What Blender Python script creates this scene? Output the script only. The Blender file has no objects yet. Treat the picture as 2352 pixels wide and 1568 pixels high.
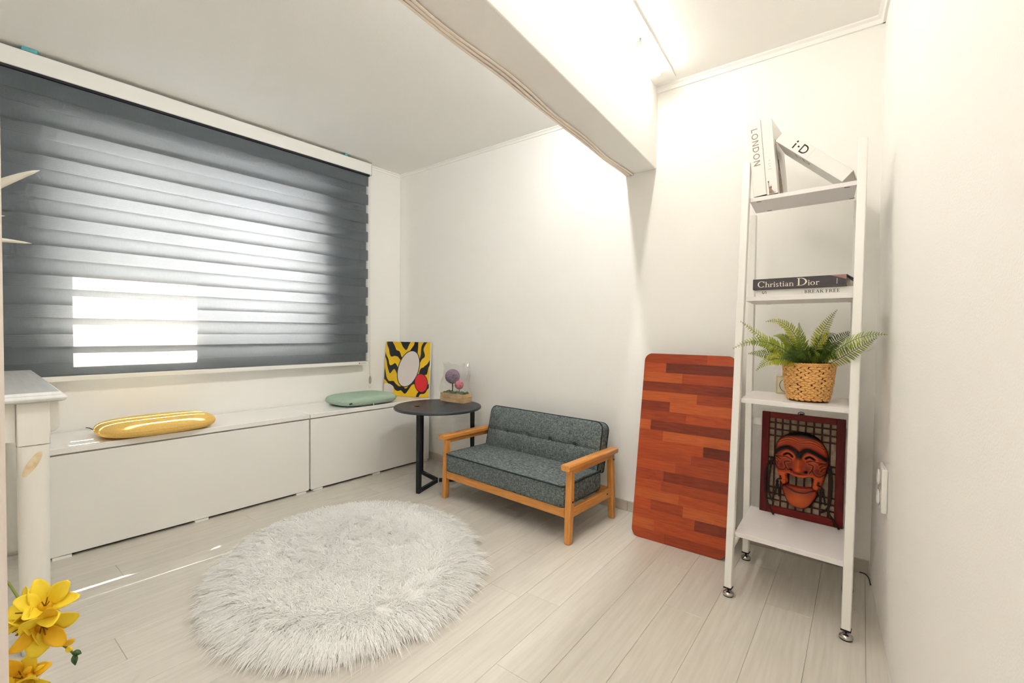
import bpy, bmesh, math, random
from math import sin, cos, pi, radians, sqrt, atan2, exp
from mathutils import Vector, Matrix
random.seed(7)
SC = bpy.context.scene
COL = SC.collection

# ------------------------------------------------------------------ camera
def make_camera():
    F, yaw, pitch, roll = 1045.0, radians(-37.62), math.atan(24.6/1045.0), radians(0.587)
    fw = Vector((sin(yaw)*cos(pitch), cos(yaw)*cos(pitch), -sin(pitch)))
    r0 = Vector((cos(yaw), -sin(yaw), 0)); u0 = r0.cross(fw)
    r = r0*cos(roll) + u0*sin(roll); u = r.cross(fw)
    cd = bpy.data.cameras.new('camera'); cd.sensor_width = 36.0; cd.lens = 36.0*F/2352.0
    cd.clip_start = 0.02; cd.clip_end = 100
    ob = bpy.data.objects.new('camera', cd); COL.objects.link(ob)
    M = Matrix((r, u, -fw)).transposed().to_4x4(); M.translation = (0, 0, 1.0)
    ob.matrix_world = M
    SC.camera = ob
    return r, u, fw
CAM_R, CAM_U, CAM_F = make_camera()

# ------------------------------------------------------------------ world, sun, exposure
w = bpy.data.worlds.new('sky'); SC.world = w; w.use_nodes = True
bg = w.node_tree.nodes['Background']; bg.inputs[0].default_value = (0.95, 0.97, 1.0, 1); bg.inputs[1].default_value = 9.5
sd = bpy.data.lights.new('sun', 'SUN'); sd.energy = 84.0; sd.angle = radians(0.53); sd.color = (1.0, 0.95, 0.87)
so = bpy.data.objects.new('sun', sd); COL.objects.link(so)
SUN_DIR = Vector((1.0, -0.20, -1.58)).normalized()
so.rotation_euler = SUN_DIR.to_track_quat('-Z', 'Y').to_euler(); so.location = (-6, 3, 8)
SC.view_settings.view_transform = 'Standard'; SC.view_settings.look = 'None'
SC.view_settings.exposure = 1.06; SC.view_settings.gamma = 1.0; SC.view_settings.use_curve_mapping = False
try:
    SC.cycles.use_denoising = True
    SC.cycles.use_light_tree = False
    SC.cycles.max_bounces = 8; SC.cycles.diffuse_bounces = 7; SC.cycles.glossy_bounces = 2; SC.cycles.transmission_bounces = 3; SC.cycles.transparent_max_bounces = 12
    SC.cycles.use_adaptive_sampling = True; SC.cycles.adaptive_threshold = 0.10; SC.cycles.adaptive_min_samples = 16
    SC.cycles.caustics_reflective = False; SC.cycles.caustics_refractive = False
    SC.cycles.sample_clamp_indirect = 6.0
except Exception:
    pass
LAMP_MAIN = 33.5      # radiance of the warm tubes in the room
FILL_PANEL = 7.5     # radiance of the unseen fill panel added behind the viewer
LAMP_SIDE = 46.0       # radiance of the neutral tubes on the window side

# ------------------------------------------------------------------ materials
def new_mat(name):
    m = bpy.data.materials.new(name); m.use_nodes = True
    nt = m.node_tree; nt.nodes.clear()
    out = nt.nodes.new('ShaderNodeOutputMaterial')
    return m, nt, out
def N(nt, t, **kw):
    n = nt.nodes.new(t)
    for k, v in kw.items():
        if k.startswith('i_'): n.inputs[int(k[2:])].default_value = v
        else: setattr(n, k, v)
    return n
def L(nt, a, b): nt.links.new(a, b)
def c4(c): return (c[0], c[1], c[2], 1.0)
def srgb(r, g, b):
    f = lambda v: (v/255/12.92) if v/255 <= 0.04045 else ((v/255+0.055)/1.055)**2.4
    return (f(r), f(g), f(b))
def pmat(name, col, rough=0.5, spec=0.4, metal=0.0, var=None, scale=8.0, stretch=(1,1,1), bump=0.0, bscale=None, coords='Object', detail=4.0, rand=0.0, sheen=0.0, rot=None):
    """Principled material: colour varies between col and var over a stretched noise, optional fine relief."""
    m, nt, out = new_mat(name)
    p = N(nt, 'ShaderNodeBsdfPrincipled'); L(nt, p.outputs[0], out.inputs[0])
    p.inputs['Roughness'].default_value = rough; p.inputs['Specular IOR Level'].default_value = spec
    p.inputs['Metallic'].default_value = metal
    if sheen: p.inputs['Sheen Weight'].default_value = sheen
    p.inputs['Base Color'].default_value = c4(col)
    if var is not None or bump:
        tc = N(nt, 'ShaderNodeTexCoord'); mp = N(nt, 'ShaderNodeMapping'); mp.inputs['Scale'].default_value = stretch
        if rot: mp.inputs['Rotation'].default_value = rot
        if coords == 'World':
            g = N(nt, 'ShaderNodeNewGeometry'); L(nt, g.outputs['Position'], mp.inputs[0])
        else: L(nt, tc.outputs[coords], mp.inputs[0])
        vec = mp.outputs[0]
        if rand:
            oi = N(nt, 'ShaderNodeObjectInfo'); ad = N(nt, 'ShaderNodeVectorMath', operation='ADD')
            mu = N(nt, 'ShaderNodeMath', operation='MULTIPLY', i_1=37.0); L(nt, oi.outputs['Random'], mu.inputs[0])
            L(nt, vec, ad.inputs[0]); L(nt, mu.outputs[0], ad.inputs[1]); vec = ad.outputs[0]
        nz = N(nt, 'ShaderNodeTexNoise'); nz.inputs['Scale'].default_value = scale; nz.inputs['Detail'].default_value = detail
        L(nt, vec, nz.inputs['Vector'])
        if var is not None:
            cr = N(nt, 'ShaderNodeValToRGB'); cr.color_ramp.elements[0].color = c4(col); cr.color_ramp.elements[1].color = c4(var)
            cr.color_ramp.elements[0].position = 0.32; cr.color_ramp.elements[1].position = 0.68
            L(nt, nz.outputs[0], cr.inputs[0]); src = cr.outputs[0]
            if rand:
                hs = N(nt, 'ShaderNodeHueSaturation'); mr = N(nt, 'ShaderNodeMapRange', i_3=1-rand, i_4=1+rand)
                L(nt, oi.outputs['Random'], mr.inputs[0]); L(nt, mr.outputs[0], hs.inputs['Value']); L(nt, src, hs.inputs['Color']); src = hs.outputs[0]
            L(nt, src, p.inputs['Base Color'])
        if bump:
            n2 = nz
            if bscale:
                n2 = N(nt, 'ShaderNodeTexNoise'); n2.inputs['Scale'].default_value = bscale; n2.inputs['Detail'].default_value = 3; L(nt, vec, n2.inputs['Vector'])
            bp = N(nt, 'ShaderNodeBump'); bp.inputs['Strength'].default_value = bump; bp.inputs['Distance'].default_value = 0.01
            L(nt, n2.outputs[0], bp.inputs['Height']); L(nt, bp.outputs[0], p.inputs['Normal'])
    return m
def emit_mat(name, col, strength):
    m, nt, out = new_mat(name); e = N(nt, 'ShaderNodeEmission'); e.inputs[0].default_value = c4(col); e.inputs[1].default_value = strength
    L(nt, e.outputs[0], out.inputs[0]); return m
def cloth_light_mat(name, refl, trans, clear=0.0, lines=False):
    """Woven blind cloth: diffuse on the room side, lets light through, optionally partly see-through."""
    m, nt, out = new_mat(name)
    d = N(nt, 'ShaderNodeBsdfDiffuse'); d.inputs[0].default_value = c4(refl)
    t = N(nt, 'ShaderNodeBsdfTranslucent'); t.inputs[0].default_value = c4(trans)
    tc = N(nt, 'ShaderNodeTexCoord'); mp = N(nt, 'ShaderNodeMapping'); mp.inputs['Scale'].default_value = (60, 420, 60); L(nt, tc.outputs['Object'], mp.inputs[0])
    nz = N(nt, 'ShaderNodeTexNoise'); nz.inputs['Scale'].default_value = 1.0; nz.inputs['Detail'].default_value = 2; L(nt, mp.outputs[0], nz.inputs['Vector'])
    mx = N(nt, 'ShaderNodeMix', data_type='RGBA'); mx.inputs[6].default_value = c4([c*0.8 for c in refl]); mx.inputs[7].default_value = c4([c*1.25 for c in refl])
    L(nt, nz.outputs[0], mx.inputs[0]); L(nt, mx.outputs[2], d.inputs[0])
    a = N(nt, 'ShaderNodeAddShader'); L(nt, d.outputs[0], a.inputs[0]); L(nt, t.outputs[0], a.inputs[1])
    src = a.outputs[0]
    if clear:
        tr = N(nt, 'ShaderNodeBsdfTransparent'); ms = N(nt, 'ShaderNodeMixShader'); ms.inputs[0].default_value = clear
        if lines:
            sp = N(nt, 'ShaderNodeSeparateXYZ'); L(nt, tc.outputs['Object'], sp.inputs[0])
            ml = N(nt, 'ShaderNodeMath', operation='MULTIPLY', i_1=2*pi/0.0075); L(nt, sp.outputs[2], ml.inputs[0])
            sn = N(nt, 'ShaderNodeMath', operation='SINE'); L(nt, ml.outputs[0], sn.inputs[0])
            mr = N(nt, 'ShaderNodeMapRange', i_1=-1.0, i_2=1.0, i_3=clear-0.14, i_4=min(0.95, clear+0.14)); L(nt, sn.outputs[0], mr.inputs[0]); L(nt, mr.outputs[0], ms.inputs[0])
        L(nt, src, ms.inputs[1]); L(nt, tr.outputs[0], ms.inputs[2]); src = ms.outputs[0]
    L(nt, src, out.inputs[0]); return m
def clear_mat(name, tint, gloss=0.06, rough=0.03):
    m, nt, out = new_mat(name)
    tr = N(nt, 'ShaderNodeBsdfTransparent'); tr.inputs[0].default_value = c4(tint)
    g = N(nt, 'ShaderNodeBsdfGlossy'); g.inputs['Roughness'].default_value = rough
    lw = N(nt, 'ShaderNodeLayerWeight'); lw.inputs[0].default_value = 0.25
    mr = N(nt, 'ShaderNodeMapRange', i_3=gloss, i_4=0.45); L(nt, lw.outputs['Facing'], mr.inputs[0])
    ms = N(nt, 'ShaderNodeMixShader'); L(nt, mr.outputs[0], ms.inputs[0]); L(nt, tr.outputs[0], ms.inputs[1]); L(nt, g.outputs[0], ms.inputs[2])
    L(nt, ms.outputs[0], out.inputs[0]); return m
def frosted_mat(name):
    m, nt, out = new_mat(name)
    t = N(nt, 'ShaderNodeBsdfTranslucent'); t.inputs[0].default_value = (0.72, 0.755, 0.78, 1)
    g = N(nt, 'ShaderNodeBsdfGlossy'); g.inputs['Roughness'].default_value = 0.2
    ms = N(nt, 'ShaderNodeMixShader'); ms.inputs[0].default_value = 0.05; L(nt, t.outputs[0], ms.inputs[1]); L(nt, g.outputs[0], ms.inputs[2])
    L(nt, ms.outputs[0], out.inputs[0]); return m
def vcol_mat(name, rough=0.35, spec=0.5, grain=0.0):
    m, nt, out = new_mat(name); p = N(nt, 'ShaderNodeBsdfPrincipled'); L(nt, p.outputs[0], out.inputs[0])
    p.inputs['Roughness'].default_value = rough; p.inputs['Specular IOR Level'].default_value = spec
    a = N(nt, 'ShaderNodeVertexColor', layer_name='paint'); L(nt, a.outputs[0], p.inputs['Base Color']); return m

def fur_mat():
    m, nt, out = new_mat('white_fur'); d = N(nt, 'ShaderNodeBsdfDiffuse'); d.inputs[0].default_value = (0.80, 0.79, 0.76, 1)
    t = N(nt, 'ShaderNodeBsdfTranslucent'); t.inputs[0].default_value = (0.96, 0.955, 0.94, 1)
    ms = N(nt, 'ShaderNodeMixShader'); ms.inputs[0].default_value = 0.12; d.inputs[0].default_value = (0.985, 0.98, 0.965, 1)
    L(nt, d.outputs[0], ms.inputs[1]); L(nt, t.outputs[0], ms.inputs[2]); L(nt, ms.outputs[0], out.inputs[0]); return m
MT = {}
MT['wall'] = pmat('wallpaper_white', (0.895, 0.885, 0.855), 0.85, 0.15, var=(0.905, 0.895, 0.87), scale=3, bump=0.12, bscale=260, coords='World')
MT['ceiling'] = pmat('ceiling_paper', (0.895, 0.885, 0.86), 0.9, 0.1, var=(0.905, 0.895, 0.87), scale=2, bump=0.1, bscale=200, coords='World')
MT['trim'] = pmat('white_moulding', (0.895, 0.885, 0.86), 0.6, 0.3)
MT['base'] = pmat('baseboard_film', (0.50, 0.45, 0.38), 0.5, 0.3, var=(0.56, 0.51, 0.44), scale=5, stretch=(3, 3, 30))
MT['joint'] = pmat('joint_grey', (0.50, 0.46, 0.40), 0.9, 0.1)
MT['plank'] = pmat('whitewashed_oak', (0.575, 0.54, 0.48), 0.40, 0.42, var=(0.65, 0.615, 0.555), scale=3.2, stretch=(26, 1.4, 1), coords='World', detail=7, rand=0.035, bump=0.02)
MT['white_lam'] = pmat('white_laminate', (0.85, 0.845, 0.815), 0.32, 0.45)
MT['white_gloss'] = pmat('white_gloss', (0.87, 0.86, 0.835), 0.16, 0.5)
MT['gap'] = pmat('painted_shade', (0.03, 0.035, 0.04), 0.8, 0.1)
MT['pvc'] = pmat('white_plastic', (0.80, 0.79, 0.75), 0.35, 0.45)
MT['blind_dark'] = pmat('blind_black', (0.02, 0.02, 0.025), 0.7, 0.2)
MT['band'] = cloth_light_mat('blind_cloth', (0.090, 0.105, 0.118), (0.115, 0.107, 0.104))
MT['sheer'] = cloth_light_mat('blind_sheer', (0.145, 0.168, 0.188), (0.16, 0.155, 0.15), clear=0.62, lines=True)
MT['glass'] = clear_mat('window_glass', (0.93, 0.96, 0.95))
MT['frosted'] = frosted_mat('frosted_glass')
MT['teal'] = pmat('teal_film', (0.12, 0.42, 0.48), 0.3, 0.5)
MT['chain'] = pmat('chain_plastic', (0.72, 0.71, 0.67), 0.4, 0.4)
MT['grey_plastic'] = pmat('grey_plastic', (0.36, 0.38, 0.38), 0.35, 0.5)
MT['red'] = pmat('red_print', (0.55, 0.03, 0.04), 0.5, 0.3)
MT['black'] = pmat('black_coat', (0.012, 0.014, 0.018), 0.5, 0.4)
MT['table_top'] = pmat('black_leatherette', (0.020, 0.027, 0.036), 0.36, 0.5, var=(0.032, 0.041, 0.052), scale=60, bump=0.25, bscale=420)
MT['gold'] = pmat('brass', (0.70, 0.46, 0.14), 0.3, 0.5, metal=1.0)
MT['oak'] = pmat('honey_wood', (0.52, 0.20, 0.042), 0.32, 0.45, var=(0.66, 0.30, 0.075), scale=5, stretch=(3, 3, 3), detail=6, coords='Object')
MT['oakx'] = pmat('honey_wood_x', (0.52, 0.20, 0.042), 0.32, 0.45, var=(0.66, 0.30, 0.075), scale=9, stretch=(1.2, 14, 14), detail=6)
MT['oaky'] = pmat('honey_wood_y', (0.52, 0.20, 0.042), 0.32, 0.45, var=(0.66, 0.30, 0.075), scale=9, stretch=(14, 1.2, 14), detail=6)
MT['oakz'] = pmat('honey_wood_z', (0.52, 0.20, 0.042), 0.32, 0.45, var=(0.66, 0.30, 0.075), scale=9, stretch=(14, 14, 1.2), detail=6)
MT['piping'] = pmat('dark_piping', (0.025, 0.033, 0.038), 0.8, 0.2)
MT['yellow'] = pmat('mustard_fabric', (0.74, 0.48, 0.14), 1.0, 0.0, var=(0.80, 0.55, 0.19), scale=160)
MT['green'] = pmat('sage_fabric', (0.34, 0.455, 0.36), 0.95, 0.05, var=(0.40, 0.52, 0.42), scale=160, bump=0.1)
MT['fur'] = fur_mat()
MT['rug_back'] = pmat('rug_backing', (0.70, 0.68, 0.63), 0.9, 0.1)
MT['white_metal'] = pmat('white_steel', (0.83, 0.82, 0.785), 0.28, 0.5)
MT['shelf'] = pmat('shelf_board', (0.76, 0.735, 0.735), 0.35, 0.4, var=(0.79, 0.765, 0.765), scale=30, stretch=(2, 20, 2))
MT['steel'] = pmat('steel', (0.55, 0.53, 0.50), 0.22, 0.5, metal=1.0)
MT['rubber'] = pmat('rubber', (0.015, 0.015, 0.015), 0.6, 0.3)
MT['paper'] = pmat('book_white', (0.80, 0.79, 0.76), 0.45, 0.35)
MT['pages'] = pmat('book_pages', (0.66, 0.62, 0.55), 0.8, 0.1, var=(0.56, 0.52, 0.45), scale=40, stretch=(1, 1, 40))
MT['ink'] = pmat('black_ink', (0.018, 0.016, 0.018), 0.5, 0.3)
MT['taupe_ink'] = pmat('taupe_ink', (0.24, 0.19, 0.16), 0.5, 0.3)
MT['pale_ink'] = pmat('pale_ink', (0.52, 0.50, 0.47), 0.6, 0.2)
MT['charcoal'] = pmat('charcoal_cover', (0.055, 0.048, 0.052), 0.5, 0.3, var=(0.07, 0.06, 0.064), scale=200)
MT['pink'] = pmat('dusty_pink_print', (0.30, 0.16, 0.15), 0.5, 0.3)
MT['cream_ink'] = pmat('cream_ink', (0.78, 0.73, 0.62), 0.5, 0.3)
MT['bronze_ink'] = pmat('bronze_print', (0.10, 0.075, 0.065), 0.5, 0.3, var=(0.34, 0.20, 0.13), scale=160)
MT['straw'] = pmat('straw', (0.60, 0.30, 0.085), 0.6, 0.3, var=(0.76, 0.44, 0.16), scale=60, stretch=(1, 1, 4))
MT['basket_dark'] = pmat('basket_inner', (0.10, 0.045, 0.015), 0.8, 0.1)
MT['fern'] = pmat('fern_green', (0.105, 0.165, 0.012), 0.45, 0.4, var=(0.27, 0.32, 0.022), scale=14)
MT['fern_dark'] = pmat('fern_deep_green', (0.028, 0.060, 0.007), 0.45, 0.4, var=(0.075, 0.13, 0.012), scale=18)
MT['fern_tip'] = pmat('fern_yellow_green', (0.22, 0.27, 0.016), 0.45, 0.4, var=(0.42, 0.43, 0.035), scale=14)
MT['stem'] = pmat('fern_stem', (0.09, 0.12, 0.03), 0.5, 0.3)
MT['soil'] = pmat('dark_soil', (0.012, 0.016, 0.008), 0.9, 0.1)
MT['cream_box'] = pmat('cream_card', (0.62, 0.55, 0.30), 0.6, 0.2)
MT['cream_face'] = pmat('pale_card', (0.70, 0.66, 0.52), 0.6, 0.2)
MT['frame_red'] = pmat('red_lacquer_wood', (0.060, 0.004, 0.005), 0.34, 0.2, var=(0.115, 0.008, 0.008), scale=9, stretch=(10, 10, 1.2))
MT['frame_redx'] = pmat('red_lacquer_wood_x', (0.100, 0.007, 0.006), 0.34, 0.2, var=(0.165, 0.013, 0.009), scale=9, stretch=(1.2, 10, 10))
MT['lattice'] = pmat('lattice_brown', (0.050, 0.007, 0.006), 0.35, 0.2)
MT['hanji'] = pmat('mulberry_paper', (0.27, 0.215, 0.14), 0.9, 0.05, var=(0.42, 0.345, 0.24), scale=60, bump=0.2)
MT['mask'] = vcol_mat('painted_mask', 0.33, 0.22)
MT['cord'] = pmat('brown_cord', (0.020, 0.015, 0.012), 0.9, 0.05, var=(0.04, 0.031, 0.025), scale=200)
MT['pine'] = pmat('pine_box', (0.66, 0.40, 0.17), 0.55, 0.3, var=(0.76, 0.53, 0.27), scale=9, stretch=(2, 2, 30))
MT['moss'] = pmat('moss', (0.05, 0.09, 0.03), 0.9, 0.1, var=(0.17, 0.21, 0.09), scale=90)
MT['lilac'] = pmat('lilac_ball', (0.21, 0.15, 0.22), 0.8, 0.1, var=(0.33, 0.25, 0.34), scale=120, bump=0.5)
MT['rose'] = pmat('rose_ball', (0.50, 0.09, 0.15), 0.8, 0.1, var=(0.64, 0.22, 0.26), scale=120, bump=0.5)
MT['twig'] = pmat('twig', (0.10, 0.10, 0.085), 0.7, 0.2)
MT['cello'] = clear_mat('cellophane', (0.985, 0.98, 0.975), 0.06, 0.08)
MT['desk'] = pmat('desk_paint', (0.78, 0.765, 0.71), 0.38, 0.4, var=(0.82, 0.805, 0.755), scale=4, stretch=(6, 6, 1))
MT['desk_top'] = pmat('desk_top_paint', (0.66, 0.67, 0.66), 0.25, 0.5, var=(0.72, 0.73, 0.72), scale=6, stretch=(1, 12, 1))
MT['knot'] = pmat('wood_knot', (0.60, 0.42, 0.20), 0.5, 0.3, var=(0.74, 0.64, 0.46), scale=40)
MT['jamb'] = pmat('jamb_paint', (0.78, 0.71, 0.67), 0.6, 0.3)
MT['petal'] = pmat('yellow_petal', (0.86, 0.62, 0.02), 0.55, 0.3, var=(0.90, 0.72, 0.07), scale=30)
MT['petal_o'] = pmat('orange_petal', (0.82, 0.44, 0.015), 0.55, 0.3, var=(0.88, 0.58, 0.03), scale=30)
MT['bud_green'] = pmat('bud_green', (0.045, 0.10, 0.035), 0.6, 0.3)
MT['stem_green'] = pmat('flower_stem', (0.18, 0.22, 0.04), 0.6, 0.3)
MT['anther'] = pmat('anther', (0.30, 0.15, 0.02), 0.7, 0.2)
MT['ceramic'] = pmat('white_ceramic', (0.78, 0.77, 0.74), 0.2, 0.5)
MT['white_leaf'] = pmat('white_leaf', (0.74, 0.71, 0.60), 0.5, 0.3, var=(0.80, 0.78, 0.69), scale=20)
MT['plume'] = pmat('pale_plume', (0.74, 0.72, 0.67), 0.8, 0.1)
MT['outer'] = pmat('outer_render', (0.60, 0.57, 0.52), 0.9, 0.1)
MT['cable'] = pmat('peach_cable', (0.90, 0.80, 0.71), 0.5, 0.3)
MT['lamp_main'] = emit_mat('warm_tube', (1.0, 0.945, 0.855), LAMP_MAIN)
MT['fill_light'] = emit_mat('warm_fill', (1.0, 0.94, 0.85), FILL_PANEL)
MT['lamp_side'] = emit_mat('neutral_tube', (1.0, 0.99, 0.95), LAMP_SIDE)

def fabric_mat():
    m, nt, out = new_mat('grey_melange'); p = N(nt, 'ShaderNodeBsdfPrincipled'); L(nt, p.outputs[0], out.inputs[0])
    p.inputs['Roughness'].default_value = 0.85; p.inputs['Specular IOR Level'].default_value = 0.15
    tc = N(nt, 'ShaderNodeTexCoord'); vals = []
    for s in ((520, 75, 65), (380, 380, 380), (65, 110, 420)):
        mp = N(nt, 'ShaderNodeMapping'); mp.inputs['Scale'].default_value = s; L(nt, tc.outputs['Object'], mp.inputs[0])
        z = N(nt, 'ShaderNodeTexNoise'); z.inputs['Scale'].default_value = 1.0; z.inputs['Detail'].default_value = 3; L(nt, mp.outputs[0], z.inputs['Vector']); vals.append(z)
    a = N(nt, 'ShaderNodeMath', operation='ADD'); L(nt, vals[0].outputs[0], a.inputs[0]); L(nt, vals[1].outputs[0], a.inputs[1])
    b = N(nt, 'ShaderNodeMath', operation='ADD'); L(nt, a.outputs[0], b.inputs[0]); L(nt, vals[2].outputs[0], b.inputs[1])
    d = N(nt, 'ShaderNodeMath', operation='DIVIDE', i_1=3.0); L(nt, b.outputs[0], d.inputs[0])
    cr = N(nt, 'ShaderNodeValToRGB'); e = cr.color_ramp.elements
    e[0].position = 0.42; e[0].color = (0.044, 0.062, 0.065, 1); e[1].position = 0.59; e[1].color = (0.27, 0.29, 0.28, 1)
    k = e.new(0.505); k.color = (0.120, 0.148, 0.148, 1)
    L(nt, d.outputs[0], cr.inputs[0]); L(nt, cr.outputs[0], p.inputs['Base Color'])
    bp = N(nt, 'ShaderNodeBump'); bp.inputs['Strength'].default_value = 0.3; bp.inputs['Distance'].default_value = 0.003
    L(nt, d.outputs[0], bp.inputs['Height']); L(nt, bp.outputs[0], p.inputs['Normal']); return m
MT['melange'] = fabric_mat()

# ------------------------------------------------------------------ mesh helpers
class MB:
    """Collects vertices and faces; build() links them as one mesh object."""
    def __init__(s): s.v = []; s.f = []; s.col = None
    def add(s, vs, fs):
        o = len(s.v); s.v += [tuple(x) for x in vs]; s.f += [tuple(i+o for i in f) for f in fs]; return s
    def box(s, x0, y0, z0, x1, y1, z1):
        vs = [(x0,y0,z0),(x1,y0,z0),(x1,y1,z0),(x0,y1,z0),(x0,y0,z1),(x1,y0,z1),(x1,y1,z1),(x0,y1,z1)]
        return s.add(vs, [(0,3,2,1),(4,5,6,7),(0,1,5,4),(1,2,6,5),(2,3,7,6),(3,0,4,7)])
    def hexa(s, bot, top):
        return s.add(list(bot)+list(top), [(0,3,2,1),(4,5,6,7),(0,1,5,4),(1,2,6,5),(2,3,7,6),(3,0,4,7)])
    def prism(s, poly, fn, a, b):
        """poly of 2D points swept from a to b; fn(p, q, t) gives the 3D point."""
        n = len(poly); vs = [fn(p[0], p[1], a) for p in poly] + [fn(p[0], p[1], b) for p in poly]
        fs = [tuple(range(n-1, -1, -1)), tuple(range(n, 2*n))] + [(i, (i+1) % n, n+(i+1) % n, n+i) for i in range(n)]
        return s.add(vs, fs)
    def tube(s, pts, r, n=8, caps=True):
        pts = [Vector(p) for p in pts]; R = r if isinstance(r, (list, tuple)) else [r]*len(pts)
        base = len(s.v); prev = None
        for i, p in enumerate(pts):
            t = (pts[min(i+1, len(pts)-1)] - pts[max(i-1, 0)]).normalized()
            if prev is None:
                a = Vector((0,0,1)) if abs(t.z) < 0.9 else Vector((1,0,0)); e1 = t.cross(a).normalized()
            else:
                e1 = (prev - t*prev.dot(t)); e1 = e1.normalized() if e1.length > 1e-6 else t.orthogonal().normalized()
            prev = e1; e2 = t.cross(e1)
            for k in range(n):
                an = 2*pi*k/n; s.v.append(tuple(p + (e1*cos(an)+e2*sin(an))*R[i]))
        for i in range(len(pts)-1):
            for k in range(n):
                a = base+i*n+k; b = base+i*n+(k+1) % n; s.f.append((a, b, b+n, a+n))
        if caps:
            s.f.append(tuple(base+k for k in range(n-1, -1, -1))); s.f.append(tuple(base+(len(pts)-1)*n+k for k in range(n)))
        return s
    def lathe(s, prof, n=24, c=(0,0,0)):
        base = len(s.v)
        for r, z in prof:
            for k in range(n):
                a = 2*pi*k/n; s.v.append((c[0]+r*cos(a), c[1]+r*sin(a), c[2]+z))
        for i in range(len(prof)-1):
            for k in range(n):
                a = base+i*n+k; b = base+i*n+(k+1) % n; s.f.append((a, b, b+n, a+n))
        if prof[0][0] > 1e-5: s.f.append(tuple(base+k for k in range(n-1, -1, -1)))
        if prof[-1][0] > 1e-5: s.f.append(tuple(base+(len(prof)-1)*n+k for k in range(n)))
        return s
    def grid(s, fn, nu, nv, wrap=False):
        base = len(s.v); cols = nu if wrap else nu+1
        for j in range(nv+1):
            for i in range(cols): s.v.append(tuple(fn(i/nu, j/nv)))
        for j in range(nv):
            for i in range(nu):
                a = base+j*cols+i; b = base+j*cols+(i+1) % cols; s.f.append((a, b, b+cols, a+cols))
        return s
    def ellipsoid(s, c, r, n=12, m=8):
        return s.grid(lambda u, v: (c[0]+r[0]*cos(2*pi*u)*sin(pi*(0.001+0.998*v)), c[1]+r[1]*sin(2*pi*u)*sin(pi*(0.001+0.998*v)), c[2]-r[2]*cos(pi*v)), n, m, wrap=True)
    def xform(s, M):
        s.v = [tuple(M @ Vector(p)) for p in s.v]; return s
    def mesh(s, name, mat, smooth=False):
        me = bpy.data.meshes.new(name); me.from_pydata(s.v, [], s.f)
        if mat is not None: me.materials.append(mat)
        if smooth: me.polygons.foreach_set('use_smooth', [True]*len(me.polygons))
        me.update(); return me
    def build(s, name, mat, parent=None, smooth=False, bevel=0.0, seg=2, subsurf=0, loc=None, rot=None):
        o = bpy.data.objects.new(name, s.mesh(name, mat, smooth)); COL.objects.link(o)
        fin(o, parent, bevel, seg, subsurf, loc, rot); return o
def fin(o, parent=None, bevel=0.0, seg=2, subsurf=0, loc=None, rot=None):
    if parent is not None: o.parent = parent
    if loc is not None: o.location = loc
    if rot is not None: o.rotation_euler = rot
    if bevel:
        b = o.modifiers.new('bevel', 'BEVEL'); b.width = bevel; b.segments = seg; b.limit_method = 'ANGLE'; b.angle_limit = radians(40); b.harden_normals = False
        o.data.polygons.foreach_set('use_smooth', [True]*len(o.data.polygons))
        try: o.data.set_sharp_from_angle(angle=radians(50))
        except Exception: pass
    if subsurf:
        q = o.modifiers.new('subd', 'SUBSURF'); q.levels = subsurf; q.render_levels = subsurf
def inst(name, me, parent, loc=(0,0,0), rot=(0,0,0), scale=(1,1,1)):
    o = bpy.data.objects.new(name, me); COL.objects.link(o); o.parent = parent; o.location = loc; o.rotation_euler = rot; o.scale = scale; return o
def tag(o, label=None, cat=None, group=None, kind=None):
    if label: o['label'] = label
    if cat: o['category'] = cat
    if group: o['group'] = group
    if kind: o['kind'] = kind
    return o
def thing(name, label, cat, loc=(0,0,0), rz=0.0, group=None):
    o = bpy.data.objects.new(name, None); COL.objects.link(o); o.empty_display_size = 0.1
    o.location = loc; o.rotation_euler = (0, 0, rz); return tag(o, label, cat, group)
def struct(o): o['kind'] = 'structure'; return o
def lerp(a, b, t): return a+(b-a)*t
def bez(p0, p1, p2, n):
    p0, p1, p2 = Vector(p0), Vector(p1), Vector(p2)
    return [p0*(1-t)**2 + p1*2*t*(1-t) + p2*t*t for t in [i/n for i in range(n+1)]]
def spline(pts, n=8):
    P = [Vector(p) for p in pts]; P = [P[0]*2-P[1]] + P + [P[-1]*2-P[-2]]; out = []
    for i in range(1, len(P)-2):
        for k in range(n):
            t = k/n; a, b, c, d = P[i-1], P[i], P[i+1], P[i+2]
            out.append(0.5*((2*b)+(c-a)*t+(2*a-5*b+4*c-d)*t*t+(3*b-a-3*c+d)*t**3))
    out.append(P[-2]); return out

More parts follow.
